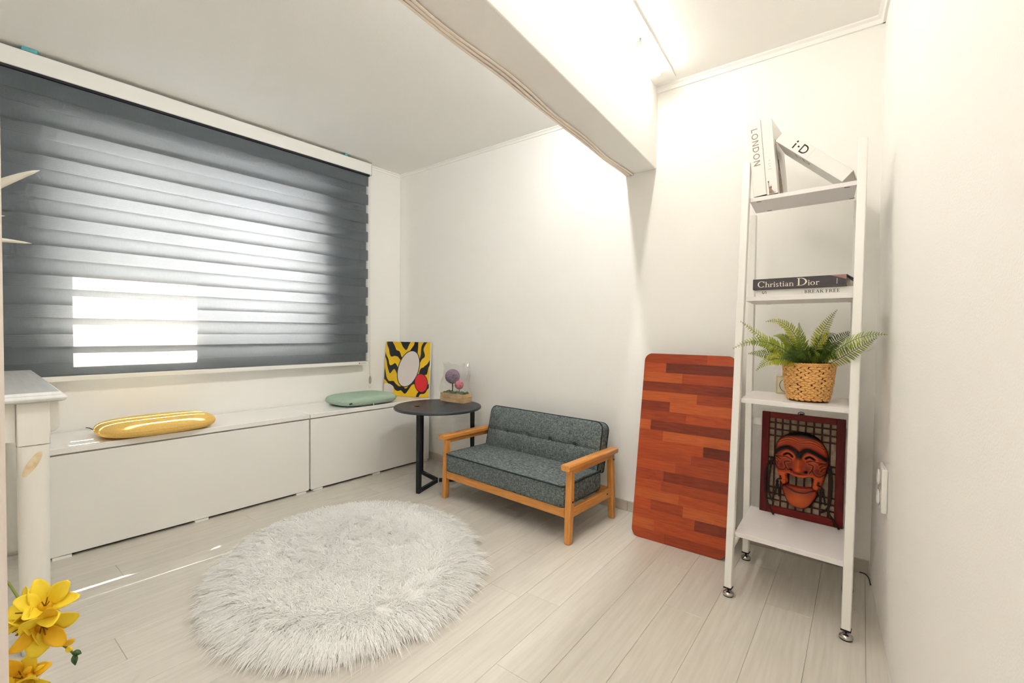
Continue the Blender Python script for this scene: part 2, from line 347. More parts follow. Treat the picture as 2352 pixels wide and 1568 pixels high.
# lettering built from strokes: rectangles, quads and arcs (cap height 1)
def G_rect(x0, y0, x1, y1): return [[(x0,y0),(x1,y0),(x1,y1),(x0,y1)]]
def G_quad(*p): return [list(p)]
def G_arc(cx, cy, ox, oy, ix, iy, a0, a1, n=20):
    out = []
    for i in range(n):
        t0 = radians(lerp(a0, a1, i/n)); t1 = radians(lerp(a0, a1, (i+1)/n))
        out.append([(cx+ix*cos(t0), cy+iy*sin(t0)), (cx+ox*cos(t0), cy+oy*sin(t0)), (cx+ox*cos(t1), cy+oy*sin(t1)), (cx+ix*cos(t1), cy+iy*sin(t1))])
    return out
SERIF = {
 'C': (0.92, G_arc(.48,.5,.48,.53,.33,.47,38,322)+G_rect(.80,.68,.86,.98)),
 'D': (1.02, G_rect(.12,0,.27,1)+G_rect(0,0,.36,.05)+G_rect(0,.95,.36,1)+G_arc(.34,.5,.64,.5,.47,.44,-90,90)),
 'B': (0.86, G_rect(.12,0,.28,1)+G_rect(0,0,.36,.06)+G_rect(0,.94,.36,1)+G_rect(.2,.48,.4,.54)+G_arc(.35,.745,.38,.255,.22,.2,-90,90)+G_arc(.35,.27,.45,.27,.28,.21,-90,90)),
 'R': (0.98, G_rect(.12,0,.28,1)+G_rect(0,0,.4,.06)+G_rect(0,.94,.36,1)+G_rect(.2,.46,.4,.52)+G_arc(.35,.73,.42,.27,.25,.21,-90,90)+G_quad((.38,.5),(.55,.5),(.96,.03),(.77,.03))+G_rect(.74,0,1.0,.06)),
 'E': (0.84, G_rect(.12,0,.28,1)+G_rect(0,0,.72,.06)+G_rect(0,.94,.70,1)+G_rect(.25,.48,.55,.54)+G_rect(.52,.40,.57,.62)+G_rect(.68,0,.74,.26)+G_rect(.65,.76,.70,1)),
 'F': (0.78, G_rect(.12,0,.28,1)+G_rect(0,0,.42,.06)+G_rect(0,.94,.70,1)+G_rect(.25,.48,.53,.54)+G_rect(.50,.40,.55,.62)+G_rect(.65,.76,.70,1)),
 'A': (1.0, G_quad((.10,.03),(.17,.03),(.50,.97),(.43,1.0))+G_quad((.40,1.0),(.55,1.0),(.92,.03),(.74,.03))+G_rect(.24,.33,.70,.39)+G_rect(0,0,.28,.06)+G_rect(.66,0,1.0,.06)),
 'K': (1.0, G_rect(.12,0,.28,1)+G_rect(0,0,.4,.06)+G_rect(0,.94,.4,1)+G_quad((.28,.42),(.28,.50),(.74,.97),(.82,.97))+G_quad((.38,.56),(.52,.66),(.94,.03),(.74,.03))+G_rect(.70,0,1.0,.06)+G_rect(.62,.94,.92,1)),
 'S': (0.70, G_arc(.31,.74,.29,.27,.15,.21,10,270)+G_arc(.31,.27,.31,.28,.16,.20,-170,90)+G_rect(.53,.70,.58,.98)+G_rect(.02,.02,.07,.30)),
 'h': (0.62, G_rect(.08,0,.19,1.0)+G_rect(0,0,.27,.045)+G_rect(0,.955,.12,1)+G_arc(.33,.36,.23,.28,.12,.22,0,140)+G_rect(.45,0,.56,.38)+G_rect(.37,0,.64,.045)),
 'n': (0.62, G_rect(.08,0,.19,.62)+G_rect(0,0,.27,.045)+G_rect(0,.575,.12,.62)+G_arc(.33,.36,.23,.28,.12,.22,0,140)+G_rect(.45,0,.56,.38)+G_rect(.37,0,.64,.045)),
 'r': (0.46, G_rect(.08,0,.19,.62)+G_rect(0,0,.29,.045)+G_rect(0,.575,.12,.62)+G_arc(.36,.42,.20,.21,.10,.15,50,160)+G_arc(.41,.54,.065,.065,0,0,0,360,10)),
 'i': (0.28, G_rect(.08,0,.19,.62)+G_rect(0,0,.27,.045)+G_rect(0,.575,.12,.62)+G_arc(.13,.84,.08,.08,0,0,0,360,12)),
 's': (0.42, G_arc(.20,.47,.17,.17,.07,.12,10,270)+G_arc(.20,.17,.19,.18,.08,.125,-170,90)),
 't': (0.40, G_rect(.12,.08,.23,.82)+G_rect(0,.57,.36,.62)+G_arc(.26,.12,.14,.13,.03,.08,180,330)),
 'a': (0.52, G_arc(.19,.17,.19,.18,.09,.13,0,360)+G_rect(.32,0,.43,.45)+G_arc(.23,.43,.20,.20,.10,.15,0,150)+G_rect(.40,0,.50,.05)),
 'o': (0.62, G_arc(.29,.31,.29,.325,.17,.27,0,360)),
}
T = .15
SANS = {
 'L': (0.66, G_rect(0,0,T,1)+G_rect(0,0,.58,T)),
 'O': (1.10, G_arc(.50,.5,.50,.52,.50-T,.52-T,0,360,28)),
 'N': (0.96, G_rect(0,0,T,1)+G_rect(.70,0,.70+T,1)+G_quad((0,1),(.17,1),(.85,0),(.68,0))),
 'D': (0.98, G_rect(0,0,T,1)+G_rect(0,0,.36,T)+G_rect(0,1-T,.36,1)+G_arc(.35,.5,.52,.5,.52-T,.5-T,-90,90)),
 'i': (0.36, G_rect(.04,0,.04+.17,.62)+G_arc(.125,.86,.115,.115,0,0,0,360,16)),
 '-': (0.40, G_rect(.04,.38,.27,.55)),
}
def letters(s, glyphs, size, gap=0.08, widths=None):
    """Returns polygons (2D) of the words and their total width."""
    x = 0.0; out = []
    for k, ch in enumerate(s):
        if ch == ' ': x += 0.36; continue
        sc = 1.0
        if widths and k in widths: sc = widths[k]
        wd, ps = glyphs[ch]
        out += [[((x+px*sc)*size, py*sc*size) for px, py in p] for p in ps]
        x += wd*sc + gap
    return out, x*size
def flat(polys, fn):
    """Thin printed shapes: fn maps (x, y) to a 3D point."""
    m = MB()
    for p in polys:
        vs = [fn(a, b) for a, b in p]; m.add(vs, [tuple(range(len(vs)))])
    return m

# ================================================================== THE ROOM
YB = 2.40
def xr(y): return 0.045 + 0.061*(YB-y)         # right wall
def xbr(y): return -0.889 + 0.058*(YB-y)       # beam, room side
def xbl(y): return -1.064 + 0.050*(YB-y)       # beam, window side
WL_ROT = radians(-2.3); WL_O = Vector((-3.02, YB, 0))
def wl(lx, ly, z=0.0):
    """Window-wall frame: lx into the room, ly along the wall (negative towards the camera)."""
    c, s = cos(WL_ROT), sin(WL_ROT)
    return (WL_O.x + c*lx - s*ly, WL_O.y + s*lx + c*ly, z)
ZM, ZBAL, ZBEAM = 2.290, 2.255, 1.868
YF = -1.5

fl = struct(MB().box(-3.4, YF-0.1, -0.08, 0.6, YB+0.12, -0.006).build('floor', MT['joint']))
PW = 0.1468
lens = [1.22, 0.92, 1.10, 0.74]
meshes = {}
random.seed(11)
col_i = 0; x = -3.20
while x < 0.42:
    y = YF - random.random()*0.9
    while y < YB:
        ln = random.choice(lens); a = max(y, YF); b = min(y+ln, YB+0.02)
        if b - a > 0.03:
            key = round(b-a, 3)
            if key not in meshes:
                h = key/2-0.0003; q = PW/2-0.0003
                m = MB(); e = 0.0007
                bot = [(-q,-h,-0.012),(q,-h,-0.012),(q,h,-0.012),(-q,h,-0.012)]
                mid = [(-q,-h,-e),(q,-h,-e),(q,h,-e),(-q,h,-e)]; top = [(-q+e,-h+e,0),(q-e,-h+e,0),(q-e,h-e,0),(-q+e,h-e,0)]
                m.add(bot+mid+top, [(0,1,5,4),(1,2,6,5),(2,3,7,6),(3,0,4,7),(4,5,9,8),(5,6,10,9),(6,7,11,10),(7,4,8,11),(8,9,10,11)])
                meshes[key] = m.mesh('plank', MT['plank'])
            inst('plank', meshes[key], fl, (x+PW/2, (a+b)/2, 0))
        y += ln
    x += PW

struct(MB().box(-3.35, YB, 0, 0.35, YB+0.12, 2.45).build('wall_back', MT['wall']))
def slanted(poly, z0, z1):
    m = MB(); return m.prism(poly, lambda p, q, t: (p, q, t), z0, z1)
struct(slanted([(xr(YB), YB), (xr(YF), YF), (xr(YF)+0.12, YF), (xr(YB)+0.12, YB)], 0, 2.45).build('wall_right', MT['wall']))
struct(MB().box(-3.4, YF-0.12, 0, 0.5, YF, 2.45).build('wall_front', MT['wall']))
struct(slanted([(xbr(YB)-0.02, YB), (xr(YB), YB), (xr(YF), YF), (xbr(YF)-0.02, YF)], ZM, ZM+0.08).build('ceiling', MT['ceiling']))
struct(slanted([wl(0, 0)[:2], (xbl(YB)+0.02, YB), (xbl(YF)+0.02, YF), wl(0, YF-YB)[:2]], ZBAL, ZBAL+0.08).build('ceiling_window_side', MT['ceiling']))
struct(slanted([(xbl(YB), YB), (xbr(YB), YB), (xbr(YF), YF), (xbl(YF), YF)], ZBEAM, 2.40).build('wall_beam', MT['wall'], bevel=0.004))

# window wall with its opening, in the wall frame (lx, ly)
OY0, OY1, OZ0, OZ1 = -2.005, -0.71, 0.893, 1.965        # opening along the wall and in height
wm = MB(); TW = 0.26
for (a, b, c, d) in ((-3.95, OY0, 0, 2.45), (OY1, 0.1, 0, 2.45), (OY0, OY1, 0, OZ0), (OY0, OY1, OZ1, 2.45)):
    wm.box(-TW, a, c, 0, b, d)
o = struct(wm.build('wall_left', MT['wall'], loc=WL_O, rot=(0, 0, WL_ROT)))
# the eave over the window outside
struct(MB().box(-0.722, -3.6, 2.47, -TW+0.01, 0.6, 2.55).build('eave', MT['outer'], loc=WL_O, rot=(0, 0, WL_ROT)))

# window: frame, two sashes, one clear and one frosted pane
win = bpy.data.objects.new('window_1', None); COL.objects.link(win); win.location = WL_O; win.rotation_euler = (0, 0, WL_ROT); struct(win)
fr = MB(); fw_ = 0.045; X0, X1 = -0.255, -0.175
fr.box(X0, OY0, OZ0, X1, OY0+fw_, OZ1).box(X0, OY1-fw_, OZ0, X1, OY1, OZ1).box(X0, OY0+fw_, OZ0, X1, OY1-fw_, OZ0+fw_).box(X0, OY0+fw_, OZ1-fw_, X1, OY1-fw_, OZ1)
fr.build('window_frame', MT['pvc'], win, bevel=0.003)
mid = -1.35
for (a, b, xx, gl) in ((OY0+fw_, mid+0.02, -0.200, 'glass'), (mid-0.04, OY1-fw_, -0.235, 'frosted')):
    s_ = 0.05; z0, z1 = OZ0+fw_, OZ1-fw_
    sm = MB().box(xx-.015, a, z0, xx+.015, a+s_, z1).box(xx-.015, b-s_, z0, xx+.015, b, z1).box(xx-.015, a+s_, z0, xx+.015, b-s_, z0+s_).box(xx-.015, a+s_, z1-s_, xx+.015, b-s_, z1)
    so_ = sm.build('sash', MT['pvc'], win, bevel=0.003)
    MB().box(xx-.002, a+s_, z0+s_, xx+.002, b-s_, z1-s_).build('pane', MT[gl], so_)

# door jamb at the camera's left hand
struct(MB().box(-0.66, -0.40, 0, -0.56, 0.0415, 2.10).build('door_1', MT['jamb'], bevel=0.006, seg=3))

# crown mouldings
def mould(name, p, q, n, h, d, zc):
    """p->q along the wall, n = direction into the room, h drop, d depth"""
    P, Q, Nn = Vector(p), Vector(q), Vector(n)
    prof = [(0, 0), (d, 0), (d, -0.006), (0.55*d, -0.45*h), (0.35*d, -h), (0, -h)]
    m = MB(); m.prism(prof, lambda a, b, t: tuple((P.lerp(Q, t) + Nn*a).to_3d() + Vector((0, 0, zc+b))), 0, 1)
    return struct(m.build(name, MT['trim']))
mould('trim_1', (xbr(YB), YB), (xr(YB), YB), (0, -1), 0.028, 0.026, ZM)
mould('trim_2', (xr(YB), YB), (xr(YF), YF), (-1, 0), 0.028, 0.026, ZM)
mould('trim_3', wl(0, 0)[:2], (xbl(YB), YB), (0, -1), 0.022, 0.02, ZBAL)
mould('trim_4', wl(0, YF-YB)[:2], wl(0, 0)[:2], (1, 0), 0.022, 0.02, ZBAL)
# flat mounting strip under the ceiling along the beam
m = MB(); m.hexa([(xbr(2.33), 2.33, ZM-0.012), (xbr(YF), YF, ZM-0.012), (xbr(YF)+0.112, YF, ZM-0.012), (xbr(2.33)+0.112, 2.33, ZM-0.004)][::-1],
                 [(xbr(2.33), 2.33, ZM), (xbr(YF), YF, ZM), (xbr(YF)+0.112, YF, ZM), (xbr(2.33)+0.112, 2.33, ZM)][::-1])
struct(m.build('trim_5', MT['trim']))

# baseboard on the back wall, in lengths with open joints
bb = bpy.data.objects.new('baseboard_back', None); COL.objects.link(bb); struct(bb)
cuts = [-3.0, -2.16, -1.02, -0.30, 0.043]
for a, b in zip(cuts, cuts[1:]):
    MB().box(a+0.0015, YB-0.007, 0, b-0.0015, YB, 0.058).build('baseboard_length', MT['base'], bb, bevel=0.0015)

# ------------------------------------------------------------------ linear lamps
def batten(y0, y1, xf, off, zc, emat, label, group):
    ym = (y0+y1)/2; x0, x1 = xf(y0)+off, xf(y1)+off
    t = thing('batten_light', label, 'lamp', ((x0+x1)/2, ym, zc), math.atan2(-(x1-x0), y1-y0), group)
    h = (y1-y0)/2-0.004
    MB().box(-0.011, -h, -0.012, 0.011, h, 0).build('housing', MT['pvc'], t)
    prof = [(-0.011, -0.0122)] + [(0.013*sin(a), -0.016-0.014*cos(a)) for a in [radians(k) for k in range(-80, 81, 40)]] + [(0.011, -0.0122)]
    MB().prism(prof, lambda a, b, s: (a, s, b), -h+0.012, h-0.012).build('diffuser', emat, t)
    for s in (-1, 1):
        MB().box(-0.0125, min(s*h, s*(h-0.0118)), -0.031, 0.0125, max(s*h, s*(h-0.0118)), -0.0002).build('end_cap', MT['pvc'], t, bevel=0.002)
    return t
for (a, b), lab in zip(((1.925, 2.235), (0.72, 1.915), (-0.48, 0.71)), ('short lit batten lamp under the ceiling at the back wall end of the beam',
        'long lit batten lamp beside the beam, second from the back wall', 'lit batten lamp beside the beam nearest the viewer')):
    batten(a, b, xbr, 0.055, ZM-0.004, MT['lamp_main'], lab, 'warm batten lamps along the beam')
for (a, b), lab in zip(((1.16, 2.33), (-0.03, 1.15)), ('lit batten lamp hidden behind the beam by the back wall', 'lit batten lamp hidden behind the beam nearer the viewer')):
    batten(a, b, xbl, -0.05, ZBAL, MT['lamp_side'], lab, 'batten lamps on the window side of the beam')

cl = thing('fill_panel', 'unseen square fill panel added on the ceiling behind the viewer', 'lamp', (-0.25, -0.75, ZM))  # invented panel out of view, put in as soft frontal fill light
MB().box(-0.26, -0.26, -0.035, 0.26, 0.26, -0.0005).build('fill_frame', MT['pvc'], cl, bevel=0.004)
MB().box(-0.24, -0.24, -0.040, 0.24, 0.24, -0.0352).build('diffuser', MT['fill_light'], cl)
# wavy flat cable under the beam's window-side edge
cb = thing('flat_cable', 'wavy peach flat cable taped under the ceiling beam', 'cable', (0, 0, 0))
for k in range(3):
    pts = []
    for i in range(161):
        y = lerp(2.395, -1.2, i/160)
        wv = 0.0055*sin(y*11+0.5) + 0.004*sin(y*5.3+1.0)
        pts.append((xbl(y) + 0.006 + 0.0140*k + wv*(0.4+0.3*k), y, ZBEAM-0.0075+0.001*sin(y*17+k)))
    m = MB().tube(pts, 0.0058, 8); m.v = [(a, b, ZBEAM-0.0060+(c-(ZBEAM-0.0075))*0.5) for a, b, c in m.v]
    m.build('cable_core', MT['cable'], cb, smooth=True)

# ================================================================== ROLLER BLIND
bl = thing('zebra_blind', 'dark grey zebra roller blind drawn down over the window', 'blind', WL_O, WL_ROT)
BY0, BY1 = -2.32, -0.342
LXF, LXB = 0.075, 0.058
MB().box(0.018, BY0-0.03, 2.155, 0.092, BY1+0.018, 2.238).build('cassette', MT['white_lam'], bl, bevel=0.005, seg=3)
MB().box(0.03, BY0-0.02, 2.143, 0.088, BY1+0.006, 2.1548).build('cassette_lip', MT['blind_dark'], bl)
MB().box(0.014, BY1+0.0185, 2.150, 0.095, BY1+0.023, 2.242).build('end_cap', MT['pvc'], bl, bevel=0.002)
for yy, ln in ((-2.085, 0.05), (-0.53, 0.022)):
    MB().box(0.045, yy-ln/2, 2.2382, 0.0935, yy+ln/2, 2.2548).build('bracket_clip', MT['teal'], bl, bevel=0.002)
PER = 0.138; ZTOP = 2.146; ZBOT = 0.760
def strip(name, mat, lx, z0, z1, yo, seed):
    z0 = max(z0, ZBOT); z1 = min(z1, ZTOP)
    if z1 - z0 < 0.002: return
    rnd = random.Random(seed); ph = rnd.random()*6
    n = 40
    def f(u, v):
        y = lerp(BY0, BY1+yo, u); wv = 0.0006*sin(u*9+ph)+0.0004*sin(u*23+ph*2)
        return (lx + wv*(1 if lx < 0.07 else 0.35) + (0.0012*sin(pi*v) if lx > 0.07 else 0), y, lerp(z0, z1, v))
    MB().grid(f, n, 3).build(name, mat, bl, smooth=True)
for k in range(0, 12):
    zb = 2.066 - PER*k
    strip('opaque_band', MT['band'], LXF, zb, zb+0.078, 0.0, k)
    strip('sheer_band', MT['sheer'], LXF, zb+0.0781, zb+PER-0.0001, -0.003, 50+k)
    strip('opaque_band', MT['band'], LXB, zb+0.073, zb+0.153, -0.006, 100+k)
    strip('sheer_band', MT['sheer'], LXB, zb+0.1531-PER, zb+0.0729, -0.008, 150+k)
rl = MB().box(0.052, BY0, 0.735, 0.083, BY1-0.006, 0.7605).build('bottom_rail', MT['white_lam'], bl, bevel=0.004, seg=3)
MB().box(0.0832, -0.425, 0.741, 0.0838, -0.355, 0.755).build('sticker', MT['paper'], rl)
MB().box(0.0839, -0.421, 0.743, 0.0842, -0.413, 0.751).build('sticker_mark', MT['red'], rl)
MB().box(0.0839, -0.408, 0.7455, 0.0842, -0.362, 0.7505).build('sticker_mark', MT['pale_ink'], rl)
for s, xx in ((0, 0.062), (1, 0.078)):
    pts = [(xx, BY1+0.012, 2.15), (xx, BY1+0.013, 1.4), (xx+0.002*s, BY1+0.016, 0.9), (0.070+0.005*(s-.5), BY1+0.022, 0.64)]
    MB().tube(spline(pts, 5), 0.0018, 6).build('bead_chain', MT['chain'], bl, smooth=True)
MB().prism([(0.010*cos(a), 0.030*sin(a)) for a in [2*pi*i/20 for i in range(20)]], lambda p, q, t: (0.066+t, BY1+0.024+p, 0.615+q), 0, 0.009).build('chain_weight', MT['grey_plastic'], bl, bevel=0.002)
MB().tube([(0.070, BY1+0.024+0.008*cos(a), 0.575+0.022*sin(a)) for a in [pi+pi*i/10 for i in range(11)]], 0.0015, 6).build('chain_loop', MT['chain'], bl, smooth=True)

# ================================================================== STORAGE BENCH (two units under one top each)
def bench(y0, y1, label, cat='bench', group='low white storage benches under the window'):
    t = thing('storage_bench', label, cat, WL_O, WL_ROT, group)
    d0, d1 = 0.012, 0.400
    MB().box(d0, y0+0.002, 0.012, d1-0.020, y1-0.002, 0.452).build('carcass', MT['white_lam'], t)
    MB().box(d1-0.0195, y0+0.003, 0.014, d1, y1-0.003, 0.446).build('front_panel', MT['white_lam'], t, bevel=0.0015)
    MB().box(d0, y0, 0.4535, d1+0.006, y1, 0.480).build('bench_top', MT['white_gloss'], t, bevel=0.003, seg=3)
    for yy in (y0+0.05, (y0+y1)/2, y1-0.05):
        MB().box(d0+0.03, yy-0.03, 0, d1-0.001, yy+0.03, 0.0118).build('foot_block', MT['white_lam'], t)
    MB().box(d0+0.02, y0+0.01, 0.0005, d1-0.03, y1-0.01, 0.0117).build('toe_shade', MT['gap'], t)  # near-black slab that paints the shade under the bench
    return t
bench(-2.079, -0.948, 'long white storage bench beside the white desk under the blind')
bench(-0.944, -0.012, 'white storage bench in the corner carrying the green cushion and canvas')

# ================================================================== CUSHIONS
def pad(name, label, cat, cx, cy, sx, sy, h, rz, mat, e=3.2, bulge=0.0):
    t = thing(name, label, cat, (cx, cy, 0.4805), rz, 'seat cushions on the storage bench')
    def spow(c, p): return math.copysign(abs(c)**p, c)
    def f(u, v):
        a = 2*pi*u; ph = -pi/2 + pi*v
        rr = max(0.0, cos(ph))**0.33
        x = sx/2*rr*spow(cos(a), 2/e); y = sy/2*rr*spow(sin(a), 2/e)
        zz = h/2*(1+math.copysign(abs(sin(ph))**0.8, sin(ph)))
        k = 1+bulge*(1-(2*x/sx)**2)*(1-(2*y/sy)**2) if ph > 0 else 1
        return (x, y, max(0.0, zz*k))
    MB().grid(f, 56, 22, wrap=True).build('cover', mat, t, smooth=True)
    pts = [(sx/2*1.002*spow(cos(a), 2/e), sy/2*1.002*spow(sin(a), 2/e), h*0.5) for a in [2*pi*i/64 for i in range(65)]]
    MB().tube(pts, 0.0016, 6, caps=False).build('seam', mat, t, smooth=True)
    return t
cy_ = pad('seat_cushion', 'mustard yellow seat cushion on the long bench near the desk', 'cushion', -2.805, 0.722, 0.345, 0.475, 0.068, WL_ROT, MT['yellow'], e=3.0, bulge=0.04)
cg_ = pad('seat_cushion', 'sage green seat cushion beside the pop art canvas', 'cushion', -2.80, 1.897, 0.345, 0.455, 0.066, WL_ROT, MT['green'], e=3.4, bulge=0.04)
def tab(parent, pts, wv, mat):
    pts = [Vector(p) for p in pts]; m = MB(); W = Vector(wv)
    vs = []; 
    for p in pts: vs += [p-W, p+W]
    m.add(vs, [(2*i, 2*i+1, 2*i+3, 2*i+2) for i in range(len(pts)-1)])
    o = m.build('zip_pull', mat, parent); q = o.modifiers.new('thick', 'SOLIDIFY'); q.thickness = 0.0015; return o
tab(cy_, [(-0.05, -0.238, 0.033), (-0.052, -0.250, 0.042), (-0.05, -0.262, 0.046)], (0.007, 0, 0.002), MT['black'])
tab(cg_, [(0.150, -0.175, 0.030), (0.172, -0.185, 0.026), (0.186, -0.19, 0.030)], (0.001, 0.010, 0.002), MT['black'])
tab(cg_, [(0.172, -0.02, 0.018), (0.176, -0.02, 0.010), (0.176, -0.02, 0.002)], (0, 0.004, 0), MT['green'])

# ================================================================== POP ART CANVAS (an abstract stand-in in the same colours)
def canvas_mat():
    m, nt, out = new_mat('swirl_print'); p = N(nt, 'ShaderNodeBsdfPrincipled'); L(nt, p.outputs[0], out.inputs[0]); p.inputs['Roughness'].default_value = 0.4
    tc = N(nt, 'ShaderNodeTexCoord'); sep = N(nt, 'ShaderNodeSeparateXYZ'); L(nt, tc.outputs['Object'], sep.inputs[0])
    def mask(cx, cz, ax, az, ang, thr=1.0):
        c, s = cos(ang), sin(ang)
        def lin(a, b, d):
            u = N(nt, 'ShaderNodeMath', operation='MULTIPLY', i_1=a); L(nt, sep.outputs[0], u.inputs[0])
            v = N(nt, 'ShaderNodeMath', operation='MULTIPLY_ADD', i_1=b, i_2=d); L(nt, sep.outputs[2], v.inputs[0])
            w_ = N(nt, 'ShaderNodeMath', operation='ADD'); L(nt, u.outputs[0], w_.inputs[0]); L(nt, v.outputs[0], w_.inputs[1])
            q = N(nt, 'ShaderNodeMath', operation='POWER', i_1=2.0); ab = N(nt, 'ShaderNodeMath', operation='ABSOLUTE'); L(nt, w_.outputs[0], ab.inputs[0]); L(nt, ab.outputs[0], q.inputs[0]); return q
        a = lin(c/ax, s/ax, -(cx*c+cz*s)/ax); b = lin(-s/az, c/az, -(-cx*s+cz*c)/az)
        r = N(nt, 'ShaderNodeMath', operation='ADD'); L(nt, a.outputs[0], r.inputs[0]); L(nt, b.outputs[0], r.inputs[1])
        lt = N(nt, 'ShaderNodeMath', operation='LESS_THAN', i_1=thr); L(nt, r.outputs[0], lt.inputs[0]); return lt
    wv = N(nt, 'ShaderNodeTexWave', wave_type='RINGS', rings_direction='Y'); wv.inputs['Scale'].default_value = 3.6; wv.inputs['Distortion'].default_value = 5.5; wv.inputs['Detail'].default_value = 1.0; wv.inputs['Detail Scale'].default_value = 2.2
    mp = N(nt, 'ShaderNodeMapping'); mp.inputs['Location'].default_value = (0.05, 0, -0.40); mp.inputs['Scale'].default_value = (1.3, 1, 0.8); L(nt, tc.outputs['Object'], mp.inputs[0]); L(nt, mp.outputs[0], wv.inputs['Vector'])
    st = N(nt, 'ShaderNodeMath', operation='GREATER_THAN', i_1=0.36); L(nt, wv.outputs['Fac'], st.inputs[0])
    def mix(fac, a, b):
        n = N(nt, 'ShaderNodeMix', data_type='RGBA'); L(nt, fac, n.inputs[0])
        for i, q in ((6, a), (7, b)):
            if isinstance(q, tuple): n.inputs[i].default_value = c4(q)
            else: L(nt, q, n.inputs[i])
        return n.outputs[2]
    Y, K, Wh, R_ = (0.80, 0.50, 0.01), (0.012, 0.012, 0.018), (0.74, 0.67, 0.66), (0.66, 0.015, 0.025)
    c = mix(st.outputs[0], K, Y)
    c = mix(mask(0.015, 0.215, 0.095, 0.150, -0.35).outputs[0], c, K)
    c = mix(mask(0.015, 0.215, 0.088, 0.143, -0.35).outputs[0], c, Wh)
    c = mix(mask(0.135, 0.110, 0.060, 0.075, 0.2).outputs[0], c, K)
    c = mix(mask(0.135, 0.110, 0.054, 0.069, 0.2).outputs[0], c, R_)
    c = mix(mask(-0.185, 0.035, 0.075, 0.055, 0.3).outputs[0], c, Wh)
    L(nt, c, p.inputs['Base Color']); return m
MT['swirl'] = canvas_mat()
A_ = Vector((-3.005, 2.243, 0)); B_ = Vector((-2.612, 2.362, 0)); dv = (B_-A_); Wc = dv.length
pc = thing('pop_art_canvas', 'square canvas with yellow, black and red swirls leaning in the corner', 'painting', ((A_+B_)/2 + Vector((0, 0, 0.4805))).to_tuple(), math.atan2(dv.y, dv.x))
lean = radians(-4.0)
sub = MB().box(-Wc/2, 0.0, 0.0, Wc/2, 0.016, 0.425).build('canvas_block', MT['paper'], pc, rot=(lean, 0, 0), loc=(0, -0.012, 0.0012), bevel=0.001)
MB().box(-Wc/2+0.001, -0.0016, 0.001, Wc/2-0.001, -0.0004, 0.424).build('print', MT['swirl'], pc, rot=(lean, 0, 0), loc=(0, -0.012, 0.0012))

# ================================================================== ROUND SIDE TABLE
TX, TY = -2.200, 2.065
tb = thing('side_table', 'round black side table between bench and small sofa', 'table', (TX, TY, 0))
MB().lathe([(0.0, 0.488), (0.278, 0.488), (0.282, 0.491), (0.283, 0.496), (0.281, 0.503), (0.277, 0.505), (0.0, 0.505)], 72).build('table_top', MT['table_top'], tb, smooth=False)
MB().lathe([(0.0155, 0.5051), (0.0155, 0.5058), (0.0185, 0.5058), (0.0185, 0.5051)], 32, c=(-0.075, -0.115, 0)).build('inlay_ring', MT['gold'], tb)
ang0 = math.atan2(1.848-TY, -2.134-TX); R0 = 0.228
for k in range(3):
    a = ang0 + 2*pi*k/3; dx, dy = cos(a), sin(a)
    q = 0.0125
    def pt(r_, s, z): return (dx*r_ - dy*s, dy*r_ + dx*s, z)
    MB().hexa([pt(R0-q, -q, 0), pt(R0+q, -q, 0), pt(R0+q, q, 0), pt(R0-q, q, 0)], [pt(R0-q-0.004, -q, 0.4878), pt(R0+q, -q, 0.4878), pt(R0+q, q, 0.4878), pt(R0-q-0.004, q, 0.4878)]).build('leg', MT['black'], tb, bevel=0.0015)
    MB().hexa([pt(0.010, -0.010, 0), pt(R0-q, -0.010, 0), pt(R0-q, 0.010, 0), pt(0.010, 0.010, 0)], [pt(0.010, -0.010, 0.022), pt(R0-q, -0.010, 0.022), pt(R0-q, 0.010, 0.022), pt(0.010, 0.010, 0.022)]).build('base_bar', MT['black'], tb, bevel=0.0015)

# gift planter on the table, in a cellophane bag
gp = thing('topiary_planter', 'wooden box planter with lilac and pink balls in a cellophane bag', 'planter', (-2.232, 2.262, 0.5056), radians(2))
bw, bd, bh = 0.215, 0.085, 0.058
for (a, b, c, d, e_, f_) in ((-bw/2, -bd/2, 0, bw/2, -bd/2+.006, bh), (-bw/2, bd/2-.006, 0, bw/2, bd/2, bh), (-bw/2, -bd/2+.006, 0, -bw/2+.006, bd/2-.006, bh), (bw/2-.006, -bd/2+.006, 0, bw/2, bd/2-.006, bh), (-bw/2+.006, -bd/2+.006, 0, bw/2-.006, bd/2-.006, .006)):
    MB().box(a, b, c, d, e_, f_).build('box_side', MT['pine'], gp)
rn = random.Random(3); mm = MB()
for i in range(90):
    mm.ellipsoid((rn.uniform(-.095, .095), rn.uniform(-.03, .03), 0.054+rn.random()*.01), (.008+rn.random()*.006,)*2+(.005+rn.random()*.005,), 6, 4)
tag(mm.build('moss', MT['moss'], gp), kind='stuff')
for (xx, yy, zz, rr, mt, tl) in ((-0.032, 0.0, 0.172, 0.051, 'lilac', 0.0042), (0.036, -0.006, 0.118, 0.031, 'rose', 0.003)):
    s_ = MB().tube([(xx, yy, 0.045), (xx+.002, yy, 0.09), (xx, yy, zz-rr*.8)], tl, 8).build('stem', MT['twig'], gp, smooth=True)
    m = MB(); rq = random.Random(int(rr*1000))
    m.grid(lambda u, v: (xx+rr*cos(2*pi*u)*sin(pi*v)*(1+.05*sin(40*u*pi)*sin(22*v)), yy+rr*sin(2*pi*u)*sin(pi*v)*(1+.05*sin(36*u*pi)*sin(25*v)), zz-rr*cos(pi*v)), 40, 24, wrap=True)
    m.build('ball', MT[mt], gp, smooth=True)
for k in range(3):   # tiny unreadable stamp on the box
    MB().box(-0.012+0.020*k, -bd/2-0.0006, 0.0415, 0.002+0.020*k-(0.006 if k == 1 else 0), -bd/2-0.0001, 0.0445).build('stamp', MT['taupe_ink'], gp)
